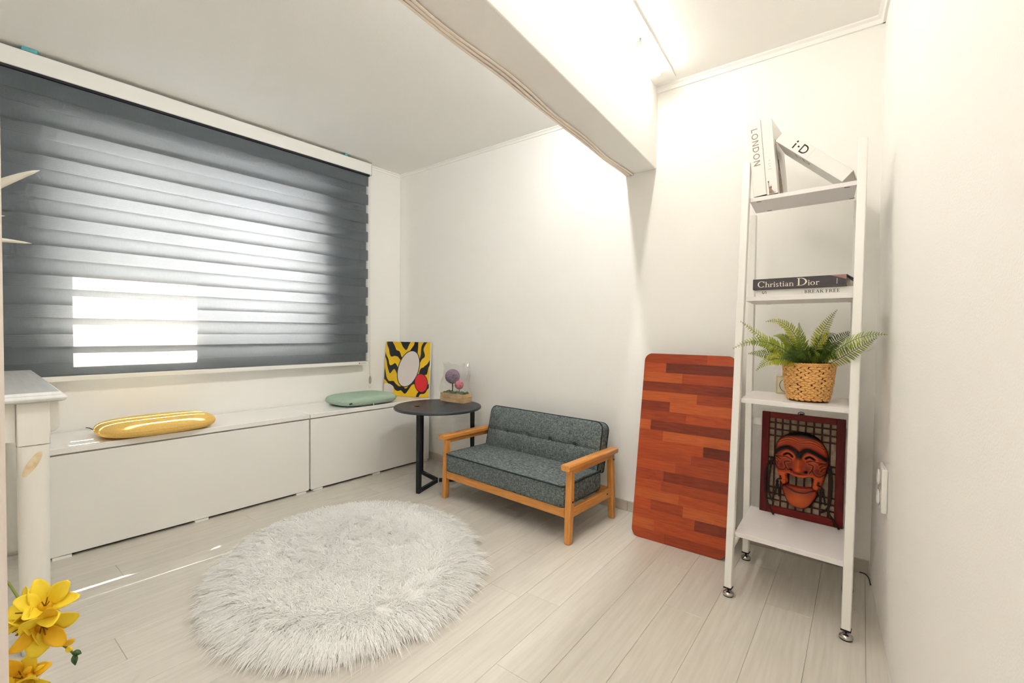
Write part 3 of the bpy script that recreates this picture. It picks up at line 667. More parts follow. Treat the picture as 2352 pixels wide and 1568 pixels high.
def bagf(u, v):
    a = 2*pi*u; e = 2/5.0
    cx = math.copysign(abs(cos(a))**e, cos(a)); sy = math.copysign(abs(sin(a))**e, sin(a))
    wx = lerp(bw/2+0.012, bw/2-0.004, v) + (0.012*sin(9*v+7*u) if 0.12 < v < 0.97 else 0); dy = lerp(bd/2+0.012, 0.024, v**1.3)
    cr = 1+0.035*sin(23*u+11*v)*sin(17*v)+0.03*sin(61*u+5*v)
    return (wx*cx*cr, dy*sy*cr, 0.001+0.262*v + 0.012*sin(12*u*pi)*v*v)
MB().grid(bagf, 72, 26, wrap=True).build('cellophane_bag', MT['cello'], gp, smooth=False)
rn = random.Random(5); fl_ = MB()
for k in range(10):
    a = 2*pi*k/10; x0, y0 = (bw/2+.014)*cos(a), (bd/2+.014)*sin(a)
    fl_.add([(x0*.85, y0*.85, .002), (x0*1.18, y0*1.3, .001), ((bw/2+.014)*cos(a+.5)*1.12, (bd/2+.014)*sin(a+.5)*1.25, .006), ((bw/2+.014)*cos(a+.55)*.9, (bd/2+.014)*sin(a+.55)*.9, .003)], [(0,1,2,3)])
fl_.build('bag_hem', MT['cello'], gp)

# ================================================================== SMALL SOFA
SFA = radians(-3.6)
sf = thing('small_sofa', 'small grey upholstered sofa with honey coloured wooden frame', 'sofa', (-1.957, 1.900, 0), SFA)
SW, SD = 0.883, 0.405
def post(name, x, y0, y1, z1, b0, b1, mt='oakz'):
    """tapered leg: foot at y0, top at y1"""
    a, c = b0/2, b1/2; zm = 0.15; ym = lerp(y0, y1, zm/z1); k = max(a, c)*1.08
    m = MB()
    m.hexa([(x-a, y0-a, 0), (x+a, y0-a, 0), (x+a, y0+a, 0), (x-a, y0+a, 0)], [(x-k, ym-k, zm), (x+k, ym-k, zm), (x+k, ym+k, zm), (x-k, ym+k, zm)])
    m.hexa([(x-k, ym-k, zm), (x+k, ym-k, zm), (x+k, ym+k, zm), (x-k, ym+k, zm)], [(x-c, y1-c, z1), (x+c, y1-c, z1), (x+c, y1+c, z1), (x-c, y1+c, z1)])
    m.f = [f for i, f in enumerate(m.f) if i not in (1, 6)]
    bm = bmesh.new(); me = m.mesh(name, MT[mt]); bm.from_mesh(me); bmesh.ops.remove_doubles(bm, verts=bm.verts, dist=1e-5); bm.to_mesh(me); bm.free()
    o = bpy.data.objects.new(name, me); COL.objects.link(o); fin(o, sf, bevel=0.005, seg=3); return o
for xx in (0.0, SW):
    post('leg', xx, 0.0, 0.012, 0.352, 0.030, 0.031)
    post('leg', xx, SD+0.010, SD-0.014, 0.352, 0.030, 0.031)
    sgn = -1 if xx == 0 else 1
    # armrest: rounded bar with a flat top
    prof = [(-0.025, -0.012), (-0.021, -0.016), (0.021, -0.016), (0.025, -0.012), (0.025, 0.006), (0.019, 0.013), (-0.019, 0.013), (-0.025, 0.006)]
    MB().prism(prof, lambda p, q, t: (xx+p, t, 0.3665+q), -0.034, SD+0.026).build('armrest', MT['oaky'], sf, bevel=0.004, seg=3)
    MB().box(xx-0.011, 0.028, 0.328, xx+0.011, SD-0.026, 0.3500).build('arm_rail', MT['oaky'], sf, bevel=0.003)
    MB().box(xx-0.010, 0.021, 0.122, xx+0.010, SD-0.012, 0.166).build('side_rail', MT['oaky'], sf, bevel=0.003)
    for (yy, zz) in ((0.0085, 0.20), (SD-0.06, 0.148), (SD-0.010, 0.322)):
        MB().tube([(xx+sgn*0.0165, yy, zz), (xx+sgn*0.0195, yy, zz)] if zz != 0.148 else [(xx+sgn*0.0095, yy, zz), (xx+sgn*0.0115, yy, zz)], 0.005, 10).build('screw_cap', MT['lattice'], sf)
MB().box(0.019, -0.008, 0.120, SW-0.019, 0.014, 0.166).build('front_rail', MT['oakx'], sf, bevel=0.003)
MB().box(0.019, SD-0.020, 0.120, SW-0.019, SD+0.002, 0.166).build('back_rail', MT['oakx'], sf, bevel=0.003)
# seat cushion
def seat_f(u, v):
    return (0, 0, 0)
sx0, sx1, sy0, sy1, sz0, sz1 = 0.018, SW-0.018, -0.016, 0.335, 0.167, 0.272
NB = 40
def box_cushion(x0, x1, y0, y1, z0, z1, rc, crown):
    """upholstered block: rounded plan corners, slightly domed top"""
    per = []
    for cx, cy, a0 in ((x1-rc, y0+rc, -90), (x1-rc, y1-rc, 0), (x0+rc, y1-rc, 90), (x0+rc, y0+rc, 180)):
        for k in range(7): a = radians(a0+90*k/6); per.append((cx+rc*cos(a), cy+rc*sin(a)))
    # subdivide long sides
    out = []
    for i, p in enumerate(per):
        q = per[(i+1) % len(per)]; d = math.hypot(q[0]-p[0], q[1]-p[1]); n = max(1, int(d/0.03))
        for k in range(n): out.append((lerp(p[0], q[0], k/n), lerp(p[1], q[1], k/n)))
    n = len(out); cx, cy = (x0+x1)/2, (y0+y1)/2; m = MB(); rings = []
    def dome(x, y):
        return crown*max(0, 1-(2*(x-cx)/(x1-x0))**4)*max(0, 1-(2*(y-cy)/(y1-y0))**2)
    prof = [(0.985, z0), (1.0, z0+0.012), (1.003, (z0+z1)/2), (1.0, z1-0.006), (0.994, z1), (0.97, None), (0.9, None), (0.75, None), (0.5, None), (0.25, None), (0.02, None)]
    for s, z in prof:
        for (px, py) in out:
            x, y = cx+(px-cx)*s, cy+(py-cy)*s
            m.v.append((x, y, z if z is not None else z1+dome(x, y)))
    for j in range(len(prof)-1):
        for i in range(n): a = j*n+i; b = j*n+(i+1) % n; m.f.append((a, b, b+n, a+n))
    m.f.append(tuple(range(n-1, -1, -1))); m.f.append(tuple((len(prof)-1)*n+i for i in range(n)))
    return m, out
m, out = box_cushion(sx0, sx1, sy0, sy1, sz0, sz1, 0.022, 0.012)
seat = m.build('seat_cushion', MT['melange'], sf, smooth=True)
for zz in (sz1-0.004,):
    pts = [(p[0], p[1], zz) for p in out]+[(out[0][0], out[0][1], zz)]
    cxx, cyy = (sx0+sx1)/2, (sy0+sy1)/2
    pts = [(cxx+(a-cxx)*1.002, cyy+(b-cyy)*1.004, c) for a, b, c in pts]
    MB().tube(pts, 0.0034, 6, caps=False).build('piping', MT['piping'], seat, smooth=True)
# backrest: tilted block, dimpled along one stitched line
bx0, bx1, bz = 0.040, SW-0.028, 0.262
tilt = radians(-13)
def back_pt(x, z, side):
    """local: x across, z up the slab, side 0 front .. 1 back"""
    W, Hh, rc = (bx1-bx0)/2, 0.262, 0.045
    return x, z
Hb = 0.262; tb_ = 0.074
def outline(n_c=8):
    W = (bx1-bx0)/2; rc = 0.042; pts = []
    for cx, cz, a0 in ((W-rc, 0.012, -90), (W-rc, Hb-rc, 0), (-W+rc, Hb-rc, 90), (-W+rc, 0.012, 180)):
        r = rc if cz > 0.1 else 0.012
        cxx = cx if cz > 0.1 else math.copysign(W-0.012, cx)
        for k in range(n_c+1): a = radians(a0+90*k/n_c); pts.append((cxx+r*cos(a), cz+r*sin(a)))
    res = []
    for i, p in enumerate(pts):
        q = pts[(i+1) % len(pts)]; d = math.hypot(q[0]-p[0], q[1]-p[1]); n = max(1, int(d/0.009))
        for k in range(n): res.append((lerp(p[0], q[0], k/n), lerp(p[1], q[1], k/n)))
    return res
ol = outline(); n = len(ol); m = MB()
tufts = [-0.245, -0.085, 0.085, 0.245]; zs = 0.118
def front(x, z):
    W = (bx1-bx0)/2; ed = max(0.0, min(W-abs(x), z, Hb-z))
    h = 0.020*(1-exp(-ed/0.045))
    h -= 0.006*exp(-((z-zs)/0.010)**2)
    for t_ in tufts: h -= 0.018*exp(-(((x-t_)/0.013)**2+((z-zs)/0.011)**2)) + 0.010*exp(-(((x-t_)/0.045)**2+((z-zs)/0.035)**2))
    return -h
for s, yoff in ((0.985, tb_), (1.0, tb_-0.010), (1.0, 0.006), (0.992, 0.0)):
    for (x, z) in ol: m.v.append((x*s, yoff, Hb/2+(z-Hb/2)*s))
for j in range(3):
    for i in range(n): a = j*n+i; b = j*n+(i+1) % n; m.f.append((a, a+n, b+n, b))
m.f.append(tuple(range(n)))
# front surface as a fine grid clipped by the outline, stitched as rings towards the middle
rings = 26
for r_ in range(1, rings+1):
    s = 0.992*(1-r_/rings)
    for (x, z) in ol:
        W = (bx1-bx0)/2
        # shrink towards the horizontal mid-line so rings follow the outline
        xx = x*(0.992 if False else (0.992 - 0.0*s)) ; 
        zz = zs + (z-zs)*s
        xx = math.copysign(min(abs(x)*0.992, W*0.992 - (0.10*(r_/rings))*max(0, 1-abs(z-zs)/Hb)*0), x)
        m.v.append((xx, front(xx, zz), zz))
for j in range(3, 3+rings):
    for i in range(n): a = j*n+i; b = j*n+(i+1) % n; m.f.append((a, a+n, b+n, b))
Mb = Matrix.Translation((SW/2+0.006, 0.300, bz)) @ Matrix.Rotation(tilt, 4, 'X')
m.xform(Mb)
bk = m.build('backrest', MT['melange'], sf, smooth=True)
pts = [tuple(Mb @ Vector((x*1.0, 0.002, Hb/2+(z-Hb/2)*1.0))) for x, z in ol]; pts.append(pts[0])
MB().tube(pts, 0.0034, 6, caps=False).build('piping', MT['piping'], bk, smooth=True)
pts = [tuple(Mb @ Vector((x*1.0, tb_-0.006, Hb/2+(z-Hb/2)*1.0))) for x, z in ol]; pts.append(pts[0])
MB().tube(pts, 0.003, 6, caps=False).build('piping', MT['piping'], bk, smooth=True)
W = (bx1-bx0)/2
pts = [tuple(Mb @ Vector((x, front(x, zs)-0.0004, zs))) for x in [lerp(-W+0.01, W-0.01, i/60) for i in range(61)]]
MB().tube(pts, 0.0011, 5).build('stitch_line', MT['piping'], bk, smooth=True)
for t_ in tufts:
    MB().ellipsoid(tuple(Mb @ Vector((t_, front(t_, zs)-0.001, zs))), (0.006, 0.003, 0.006), 10, 6).build('button', MT['melange'], bk, smooth=True)

# ================================================================== FUR RUG
rg = thing('fur_rug', 'oval white faux fur rug on the floor before the sofa', 'rug', (-1.715, 1.122, 0), atan2(0.572, -0.82))
RA, RB = 0.570, 0.480
def rugf(u, v):
    a = 2*pi*u; r = v
    hgt = 0.034*(1-max(0, (r-0.80)/0.20)**2)**0.5 if r < 1 else 0.0
    bump = 0.004*sin(23*r*cos(a)+2*sin(9*r*sin(a)))*cos(19*r*sin(a)+1.5*cos(7*r*cos(a)))*(1-r*r)
    return (RA*r*cos(a), RB*r*sin(a), 0.003+max(0.0, hgt)+bump)
MB().grid(rugf, 96, 40, wrap=True).build('backing', MT['fur'], rg, smooth=True)
rn = random.Random(21); hv = []; hf = []
NH = 60000; clumps = []
for i in range(2600):
    r_ = sqrt(rn.random()) if i % 3 else 1-abs(rn.gauss(0, 0.04)); r_ = max(0.02, min(1.0, r_)); a = rn.random()*2*pi
    sw = 1.1*sin(4*RA*r_*cos(a)+1.3)+0.9*cos(5*RB*r_*sin(a)-0.4)+rn.gauss(0, 0.8)
    clumps.append((r_, a, sw, rn.uniform(0.75, 1.25) if r_ < 0.85 else rn.uniform(0.45, 1.65)))
for i in range(NH):
    r_, a, sw, lk = clumps[rn.randrange(len(clumps))]
    x0_, y0_ = RA*r_*cos(a), RB*r_*sin(a)
    x, y = x0_+rn.gauss(0, .011), y0_+rn.gauss(0, .011); rr2 = math.hypot(x/RA, y/RB)
    if rr2 > 1.0: x /= rr2; y /= rr2; rr2 = 1.0
    ox, oy = cos(a)*RB, sin(a)*RA; on = math.hypot(ox, oy); ox /= on; oy /= on
    wr = max(0.0, min(1.0, (r_-0.70)/0.25))
    sw2 = sw+rn.gauss(0, .3)
    dx, dy = lerp(cos(sw2), ox, wr)+rn.gauss(0, .15), lerp(sin(sw2), oy, wr)+rn.gauss(0, .15); dn = math.hypot(dx, dy) or 1; dx /= dn; dy /= dn
    reach = rn.uniform(0.028, 0.058)*lk*(1+0.45*wr); hgt = rn.uniform(0.008, 0.020)
    z0_ = rugf(a/(2*pi), min(1.0, rr2))[2]
    wd = 0.0010; nx, ny = -dy*wd, dx*wd; b = len(hv)
    for (t, wz) in ((0, 1.0), (0.4, 1.0), (0.75, 0.75)):
        px, py = x+dx*reach*t, y+dy*reach*t; pz = max(0.004, z0_+hgt*sin(pi*0.72*t)-wr*wr*z0_*0.75*t*t)
        hv.append((px-nx*wz, py-ny*wz, pz)); hv.append((px+nx*wz, py+ny*wz, pz))
    hv.append((x+dx*reach, y+dy*reach, max(0.002, z0_+hgt*0.75-wr*wr*(z0_+hgt*.6)*0.9)))
    hf += [(b, b+1, b+3, b+2), (b+2, b+3, b+5, b+4), (b+4, b+5, b+6)]
m = MB(); m.v = hv; m.f = hf
tag(m.build('pile', MT['fur'], rg), kind='stuff')
Mi = Matrix.Rotation(-atan2(0.572, -0.82), 3, 'Z')
p0 = Mi @ (Vector((-1.262, 1.455, 0))-Vector((-1.715, 1.122, 0)))
MB().box(-0.020, -0.011, 0.006, 0.020, 0.011, 0.0068).build('care_label', MT['paper'], rg, loc=p0, rot=(0, 0, radians(-35)-atan2(0.572, -0.82)+0.2))

# ================================================================== FOLDED TABLE LEANING ON THE WALL
BWd, BHt, BT, rcn = 0.432, 0.905, 0.018, 0.038
lean_b = math.asin(0.150/BHt)
bt = thing('folding_table', 'red wood veneered folding table top leaning against the wall', 'table', (-0.668, 2.128, 0), radians(0.5))
Ml = Matrix.Rotation(-lean_b, 4, 'X')
MT['veneer_edge'] = pmat('veneer_edge', (0.16, 0.035, 0.015), 0.4, 0.4)
def rr_poly(w_, h_, r_, n=8):
    pts = []
    for cx, cz, a0 in ((w_/2-r_, r_, -90), (w_/2-r_, h_-r_, 0), (-w_/2+r_, h_-r_, 90), (-w_/2+r_, r_, 180)):
        for k in range(n+1): a = radians(a0+90*k/n); pts.append((cx+r_*cos(a), cz+r_*sin(a)))
    return pts
MB().prism(rr_poly(BWd, BHt, rcn), lambda p, q, t: (p, t, q), BT, 0.0012).xform(Ml).build('table_panel', MT['veneer_edge'], bt)
def xlim(z):
    d = 0.0
    if z < rcn: d = rcn-sqrt(max(0, rcn**2-(rcn-z)**2))
    elif z > BHt-rcn: d = rcn-sqrt(max(0, rcn**2-(z-(BHt-rcn))**2))
    return BWd/2-d
rows = 19; rhh = BHt/rows
tones = [((0.30,0.040,0.011),(0.40,0.068,0.017)), ((0.24,0.030,0.010),(0.32,0.050,0.014)), ((0.155,0.021,0.010),(0.22,0.034,0.012)), ((0.36,0.066,0.016),(0.45,0.098,0.025)), ((0.27,0.036,0.011),(0.34,0.056,0.015)), ((0.105,0.016,0.009),(0.16,0.026,0.011))]
vmats = [pmat('veneer_%d' % i, a, 0.36, 0.35, var=b, scale=6, stretch=(2.2, 30, 26), detail=7, rand=0.06, coords='Object') for i, (a, b) in enumerate(tones)]
rn = random.Random(42)
layout = {0: [(0.38,4),(1,1)], 1: [(0.25,3),(1,0)], 2: [(0.68,0),(1,2)], 3: [(0.2,0),(0.55,1),(1,3)], 4: [(0.5,3),(1,0)], 5: [(0.3,0),(1,4)], 6: [(0.32,1),(1,2)], 7: [(0.44,0),(1,4)], 8: [(0.6,4),(1,1)], 9: [(0.72,0),(1,5)], 10: [(0.28,4),(1,3)], 11: [(0.13,3),(1,2)], 12: [(0.52,1),(1,0)], 13: [(0.33,2),(1,3)], 14: [(0.62,3),(1,1)], 15: [(1,2)], 16: [(0.45,3),(1,4)], 17: [(0.26,0),(1,5)], 18: [(0.7,1),(1,0)]}
for r_ in range(rows):
    z0, z1 = r_*rhh+0.00015, (r_+1)*rhh-0.00015; fa = 0.0
    for fb, ti in layout[r_]:
        xa = -BWd/2+fa*BWd; xb_ = -BWd/2+fb*BWd
        zz = [lerp(z0, z1, k/6) for k in range(7)]
        left = [(max(xa+0.00015, -xlim(z)+0.0006), z) for z in zz]; right = [(min(xb_-0.00015, xlim(z)-0.0006), z) for z in zz]
        if r_ == 0: zz = zz
        poly = right[:1] + right[1:] + left[::-1]
        poly = [(max(-BWd/2+.0006, min(BWd/2-.0006, p)), max(0.0006, min(BHt-0.0006, q))) for p, q in poly]
        MB().prism(poly, lambda p, q, t: (p, t, q), 0.0011, 0.0).xform(Ml).build('veneer_strip', vmats[ti], bt)
        fa = fb
lg = MB()
for sx_ in (-0.15, 0.15):
    lg.tube([tuple(Ml @ Vector((sx_, BT+0.012, 0.12))), tuple(Ml @ Vector((sx_, BT+0.012, 0.78)))], 0.010, 8)
    MB().tube([tuple(Ml @ Vector((sx_, BT+0.012, 0.12))), tuple(Ml @ Vector((sx_, BT+0.012, 0.78)))], 0.0105, 8).build('folded_leg', MT['steel'], bt, smooth=True)
MB().tube([tuple(Ml @ Vector((-0.15, BT+0.012, 0.80))), (-0.15, YB-2.128-0.012, 0.84), (0.15, YB-2.128-0.012, 0.84), tuple(Ml @ Vector((0.15, BT+0.012, 0.80)))], 0.010, 8).build('folded_leg', MT['steel'], bt, smooth=True)

# ================================================================== LADDER SHELF
SHA = radians(-4.0); SHO = Vector((-0.392, 1.865, 0))
def S(u, v, z):
    c, s = cos(SHA), sin(SHA); return (SHO.x + c*u - s*v, SHO.y + s*u + c*v, z)
sh = thing('ladder_shelf', 'tall white steel ladder shelf standing in the right corner', 'shelf', SHO, SHA)
PO = 0.026; SK = 0.028
def vfront(z): return 0.135*(z/1.668)
for uu in (0.007, 0.371):
    a = PO/2; zt = 1.668; z0 = 0.034
    f0, f1 = vfront(z0), vfront(zt)
    MB().hexa([(uu-a, f0-a, z0), (uu+a, f0-a, z0), (uu+a, f0+a, z0), (uu-a, f0+a, z0)], [(uu-a, f1-a, zt), (uu+a, f1-a, zt), (uu+a, f1+a, zt), (uu-a, f1+a, zt)]).build('front_post', MT['white_metal'], sh, bevel=0.0025)
    ub = uu-SK
    MB().box(ub-a, 0.352-a, z0, ub+a, 0.352+a, 1.512).build('back_post', MT['white_metal'], sh, bevel=0.0025)
    for vv, uc in ((f0, uu), (0.352, ub)):
        MB().box(uc-a-.001, vv-a-.001, 0.030, uc+a+.001, vv+a+.001, 0.0339).build('foot_cap', MT['rubber'], sh)
        MB().lathe([(0.005, 0.0298), (0.005, 0.018), (0.012, 0.017), (0.0185, 0.012), (0.020, 0.006), (0.0185, 0.003)], 24, c=(uc, vv, 0)).build('levelling_foot', MT['steel'], sh, smooth=True)
        MB().lathe([(0.0, 0.0), (0.018, 0.0), (0.0185, 0.0029), (0.0, 0.0029)], 24, c=(uc, vv, 0)).build('foot_pad', MT['rubber'], sh)
    for zz in (0.170,):
        MB().tube([(uu, vfront(zz)+0.013, zz), (ub, 0.339, zz)], 0.008, 10).build('side_rung', MT['white_metal'], sh, smooth=True)
for zt, th in ((0.243, 0.018), (0.750, 0.018), (1.140, 0.016), (1.529, 0.016)):
    vf = vfront(zt)+0.004
    vb = 0.352 if zt < 1.5 else 0.325; k0 = SK*(vf/0.352); k1 = SK*(vb/0.352)
    pl_ = [(0.0205, vf), (0.3575, vf), (0.3575-k1, vb), (0.0205-k1, vb)]
    MB().prism(pl_, lambda p, q, t: (p, q, t), zt-th, zt).build('shelf_board', MT['shelf'], sh, bevel=0.0012)
    if zt > 1.0:
        for uu, vv in ((0.05, vf+0.012), (0.05, 0.31 if zt > 1.5 else 0.34), (0.328, vf+0.012), (0.328, 0.31 if zt > 1.5 else 0.34)):
            MB().box(uu-0.008, vv-0.003, zt-th-0.0006, uu+0.008, vv+0.003, zt-th-0.0001).build('screw_hole', MT['lattice'], sh)

MB().box(-0.034, 0.3655, 0.600, 0.356, 0.3775, 0.630).build('back_rail', MT['white_metal'], sh, bevel=0.002)
# ---- books
def book(name, label, u, v, z, wlen, depth, thick, cover, rot=(0, 0, 0), group='books on the ladder shelf'):
    """wlen along local x (spine length), depth along y (spine at y = 0), thick along z; cover boards around a page block"""
    t = thing(name, label, 'book', S(u, v, z), SHA, group)
    t.rotation_euler = (rot[0], rot[1], SHA+rot[2])
    c = 0.0025
    MB().box(0, 0, 0, wlen, depth, c).build('cover_board', cover, t, bevel=0.0006)
    MB().box(0, 0, thick-c, wlen, depth, thick).build('cover_board', cover, t, bevel=0.0006)
    MB().box(0, 0, c, wlen, 0.003, thick-c).build('spine', cover, t)
    MB().box(0.004, 0.0031, c+0.0002, wlen-0.004, depth-0.004, thick-c-0.0002).build('page_block', MT['pages'], t)
    return t
# black fashion book lying on the white one (third board)
b1 = book('fashion_book', 'white book lettered BREAK FREE under the charcoal book', 0.056, 0.107, 1.1402, 0.300, 0.230, 0.0255, MT['paper'])
ps, wd = letters('BREAK FREE', SERIF, 0.0112, 0.10)
flat(ps, lambda a, b: (0.158+a*1.02, -0.0004, 0.0068+b)).build('lettering', MT['ink'], b1)
ps, wd = letters('S', SERIF, 0.015)
flat(ps, lambda a, b: (0.020+b, -0.0004, 0.0195-a)).build('lettering', MT['ink'], b1)
MB().box(0.150, -0.0004, 0.006, 0.1505, -0.0001, 0.018).build('lettering', MT['pale_ink'], b1)
b2 = book('fashion_book', 'charcoal book lettered Christian Dior lying on the white book', 0.046, 0.095, 1.1660, 0.292, 0.240, 0.040, MT['charcoal'])
ps, wd = letters('Christian Dior', SERIF, 0.0215, 0.05, {0: 1.12, 10: 1.38, 1: 1.0})
sc_ = 0.198/wd
flat(ps, lambda a, b: (0.017+a*sc_, -0.0004, 0.0085+b*0.93)).build('lettering', MT['cream_ink'], b2)
flat([[(0.244, 0.040), (0.2915, 0.040), (0.2915, 0.024)]], lambda a, b: (a, -0.0003, b-0.0002)).build('spine_picture', MT['pink'], b2)
for k in range(8): MB().box(0.264, -0.0004, 0.0095+0.0024*k, 0.2665, -0.0001, 0.0112+0.0024*k).build('lettering', MT['pale_ink'], b2)
# flap of the dust jacket at the right end
m = MB(); m.add([(0.2925, 0.0, 0.0402), (0.312, 0.02, 0.0262), (0.312, 0.16, 0.0262), (0.2925, 0.16, 0.0402)], [(0,1,2,3)])
o = m.build('jacket_flap', MT['charcoal'], b2); q = o.modifiers.new('thick', 'SOLIDIFY'); q.thickness = 0.002
# standing books on the top board, tilted to the left post
tl = radians(-5.6)
def standing(label, u, v, z, hgt, depth, thick):
    """spine length along local z, thickness along local x"""
    t = thing('standing_book', label, 'book', S(u, v, z), 0, 'books on the ladder shelf')
    t.rotation_euler = Matrix.Rotation(SHA, 3, 'Z').__matmul__(Matrix.Rotation(tl, 3, 'Y')).to_euler()
    c = 0.0025
    MB().box(0, 0, 0, c, depth, hgt).build('cover_board', MT['paper'], t, bevel=0.0006)
    MB().box(thick-c, 0, 0, thick, depth, hgt).build('cover_board', MT['paper'], t, bevel=0.0006)
    MB().box(c, 0, 0, thick-c, 0.003, hgt).build('spine', MT['paper'], t)
    MB().box(c+0.0002, 0.0031, 0.004, thick-c-0.0002, depth-0.004, hgt-0.004).build('page_block', MT['pages'], t)
    return t
b3 = standing('tall white book lettered LONDON standing at the left post', 0.0335, 0.126, 1.5300, 0.293, 0.195, 0.046)
ps, wd = letters('LONDON', SANS, 0.0205, 0.16)
sc_ = 0.150/wd
flat(ps, lambda a, b: (0.0115+b*1.08, -0.0004, 0.262-a*sc_)).build('lettering', MT['taupe_ink'], b3)
b4 = standing('white book with a statue picture standing beside the LONDON book', 0.0805, 0.128, 1.5300, 0.290, 0.195, 0.037)
# small printed figure at the foot of the spine: torch arm, crown, robe
st = [[(0.0085,0.046),(0.0125,0.046),(0.0135,0.052),(0.0075,0.052)], [(0.0095,0.030),(0.0118,0.030),(0.0118,0.046),(0.0095,0.046)], [(0.0098,0.022),(0.0135,0.020),(0.0118,0.031),(0.0095,0.030)]]
st += [[(0.0165+0.0042*cos(a), 0.026+0.0050*sin(a)) for a in [2*pi*i/12 for i in range(12)]]]
st += [[(0.0165+0.0035*cos(a-.12), 0.029+0.0035*sin(a-.12)), (0.0165+0.0085*cos(a), 0.029+0.0085*sin(a)), (0.0165+0.0035*cos(a+.12), 0.029+0.0035*sin(a+.12))] for a in [radians(d) for d in (20, 50, 80, 110, 140)]]
st += [[(0.0095,0.001),(0.0105,0.021),(0.0155,0.0215),(0.0155,0.001)], [(0.0160,0.001),(0.0160,0.0215),(0.0195,0.021),(0.0215,0.001)], [(0.0220,0.001),(0.0205,0.018),(0.0245,0.010),(0.0270,0.001)], [(0.0275,0.001),(0.029,0.011),(0.0305,0.003)]]
flat(st, lambda a, b: (a-0.002, -0.0004, b)).build('spine_picture', MT['bronze_ink'], b4)
for k, (za, wa) in enumerate(((0.128, 0.007), (0.116, 0.013), (0.106, 0.004), (0.095, 0.017))):
    rk = random.Random(k)
    for j in range(max(2, int(wa/0.0022))):
        MB().box(0.0185-wa/2+j*0.0022, -0.0004, za, 0.0185-wa/2+j*0.0022+0.0012, -0.0001, za+0.0022+0.002*rk.random()).build('lettering', MT['pale_ink'], b4)
sd_ = [[(0.03,0.001),(0.10,0.001),(0.09,0.07),(0.075,0.115),(0.05,0.12),(0.035,0.08)], [(0.052,0.12),(0.072,0.118),(0.072,0.146),(0.056,0.148)], [(0.05,0.11),(0.058,0.112),(0.040,0.195),(0.034,0.195)], [(0.030,0.195),(0.044,0.195),(0.042,0.215),(0.032,0.215)]]
flat(sd_, lambda a, b: (0.0374, a, b)).build('cover_picture', MT['bronze_ink'], b4)
# thick slanted magazine book: spine to the front, propped between the standing books and the right post
ang = math.atan2(1.730-1.532, 0.105-0.316)
sl = thing('slanted_book', 'thick white book lettered i-D leaning on the standing books', 'book', S(0.3150, 0.120, 1.5302), 0, 'books on the ladder shelf')
sl_len, sl_t = 0.286, 0.047
ay = radians(43.2)
sl.rotation_euler = (Matrix.Rotation(SHA, 3, 'Z') @ Matrix.Rotation(ay, 3, 'Y')).to_euler()
c = 0.003
MB().box(-sl_len, 0, 0, 0, 0.17, c).build('cover_board', MT['paper'], sl, bevel=0.0006)
MB().box(-sl_len, 0, sl_t-c, 0, 0.17, sl_t).build('cover_board', MT['paper'], sl, bevel=0.0006)
MB().box(-sl_len, 0, c, 0, 0.003, sl_t-c).build('spine', MT['paper'], sl)
MB().box(-sl_len+.004, 0.0031, c+.0002, -0.004, 0.165, sl_t-c-.0002).build('page_block', MT['pages'], sl)
ps, wd = letters('i-D', SANS, 0.0305, 0.10)
flat(ps, lambda a, b: (-0.222+a*1.0, -0.0004, 0.0085+b)).build('lettering', MT['ink'], sl)
MB().box(-0.1515, -0.0004, 0.003, -0.1510, -0.0001, sl_t-0.003).build('lettering', MT['pale_ink'], sl)
flat(ps, lambda a, b: (-0.205+a*1.15, 0.018+b*1.5, -0.0004)).build('lettering', MT['taupe_ink'], sl)

# ================================================================== FERN IN A WOVEN BASKET
FC = Vector(S(0.222, 0.178, 0.7505))
pf = thing('potted_fern', 'green artificial fern in a woven straw basket on the shelf', 'plant', FC, SHA)
BH_, RT, RBm = 0.140, 0.084, 0.066
def brad(z): return lerp(RBm, RT, z/BH_)+0.003*sin(pi*z/BH_)
MB().lathe([(0.0, 0.001), (RBm-0.006, 0.001), (RBm-0.005, 0.004), (RT-0.006, BH_), (RT-0.012, BH_), (RT-0.014, 0.112), (0.0, 0.112)], 40).build('basket_liner', MT['basket_dark'], pf)
MB().lathe([(0.0, 0.1125), (RT-0.0145, 0.1125), (RT-0.03, 0.122), (0.0, 0.128)], 24).build('soil', MT['soil'], pf)
wv_ = MB(); rn = random.Random(9); rowsb = 14; around = 22
for r_ in range(rowsb):
    zc = 0.006+(r_+0.5)*(BH_-0.016)/rowsb; rr = brad(zc)
    for k in range(around):
        a = 2*pi*(k+0.5*(r_ % 2))/around + rn.uniform(-.03, .03); tiltk = (0.30 if r_ % 2 else -0.30)+rn.uniform(-.12, .12)
        M = Matrix.Rotation(a, 4, 'Z') @ Matrix.Translation((rr-0.0015+rn.uniform(-.0006, .0008), 0, zc)) @ Matrix.Rotation(tiltk, 4, 'X')
        e = MB().ellipsoid((0, 0, 0), (0.0042, rr*pi/around*1.16, 0.0056*rn.uniform(.9, 1.1)), 8, 6).xform(M)
        wv_.add(e.v, e.f)
tag(wv_.build('weave', MT['straw'], pf, smooth=True), kind='stuff')
for zz in (BH_-0.006, BH_-0.001):
    for s in (0, 1):
        pts = [((brad(zz)+0.0022*sin(30*a+s*pi))*cos(a), (brad(zz)+0.0022*sin(30*a+s*pi))*sin(a), zz+0.0022*cos(30*a+s*pi)) for a in [2*pi*i/240 for i in range(241)]]
        MB().tube(pts, 0.0028, 6, caps=False).build('rim_braid', MT['straw'], pf, smooth=True)
def at(u, v, d):
    """a point d metres deep along the view, used to set plants out"""
    return Vector((0, 0, 1)) + (CAM_F + CAM_R*((u-1176)/1045.0) - CAM_U*((v-784)/1045.0))*d
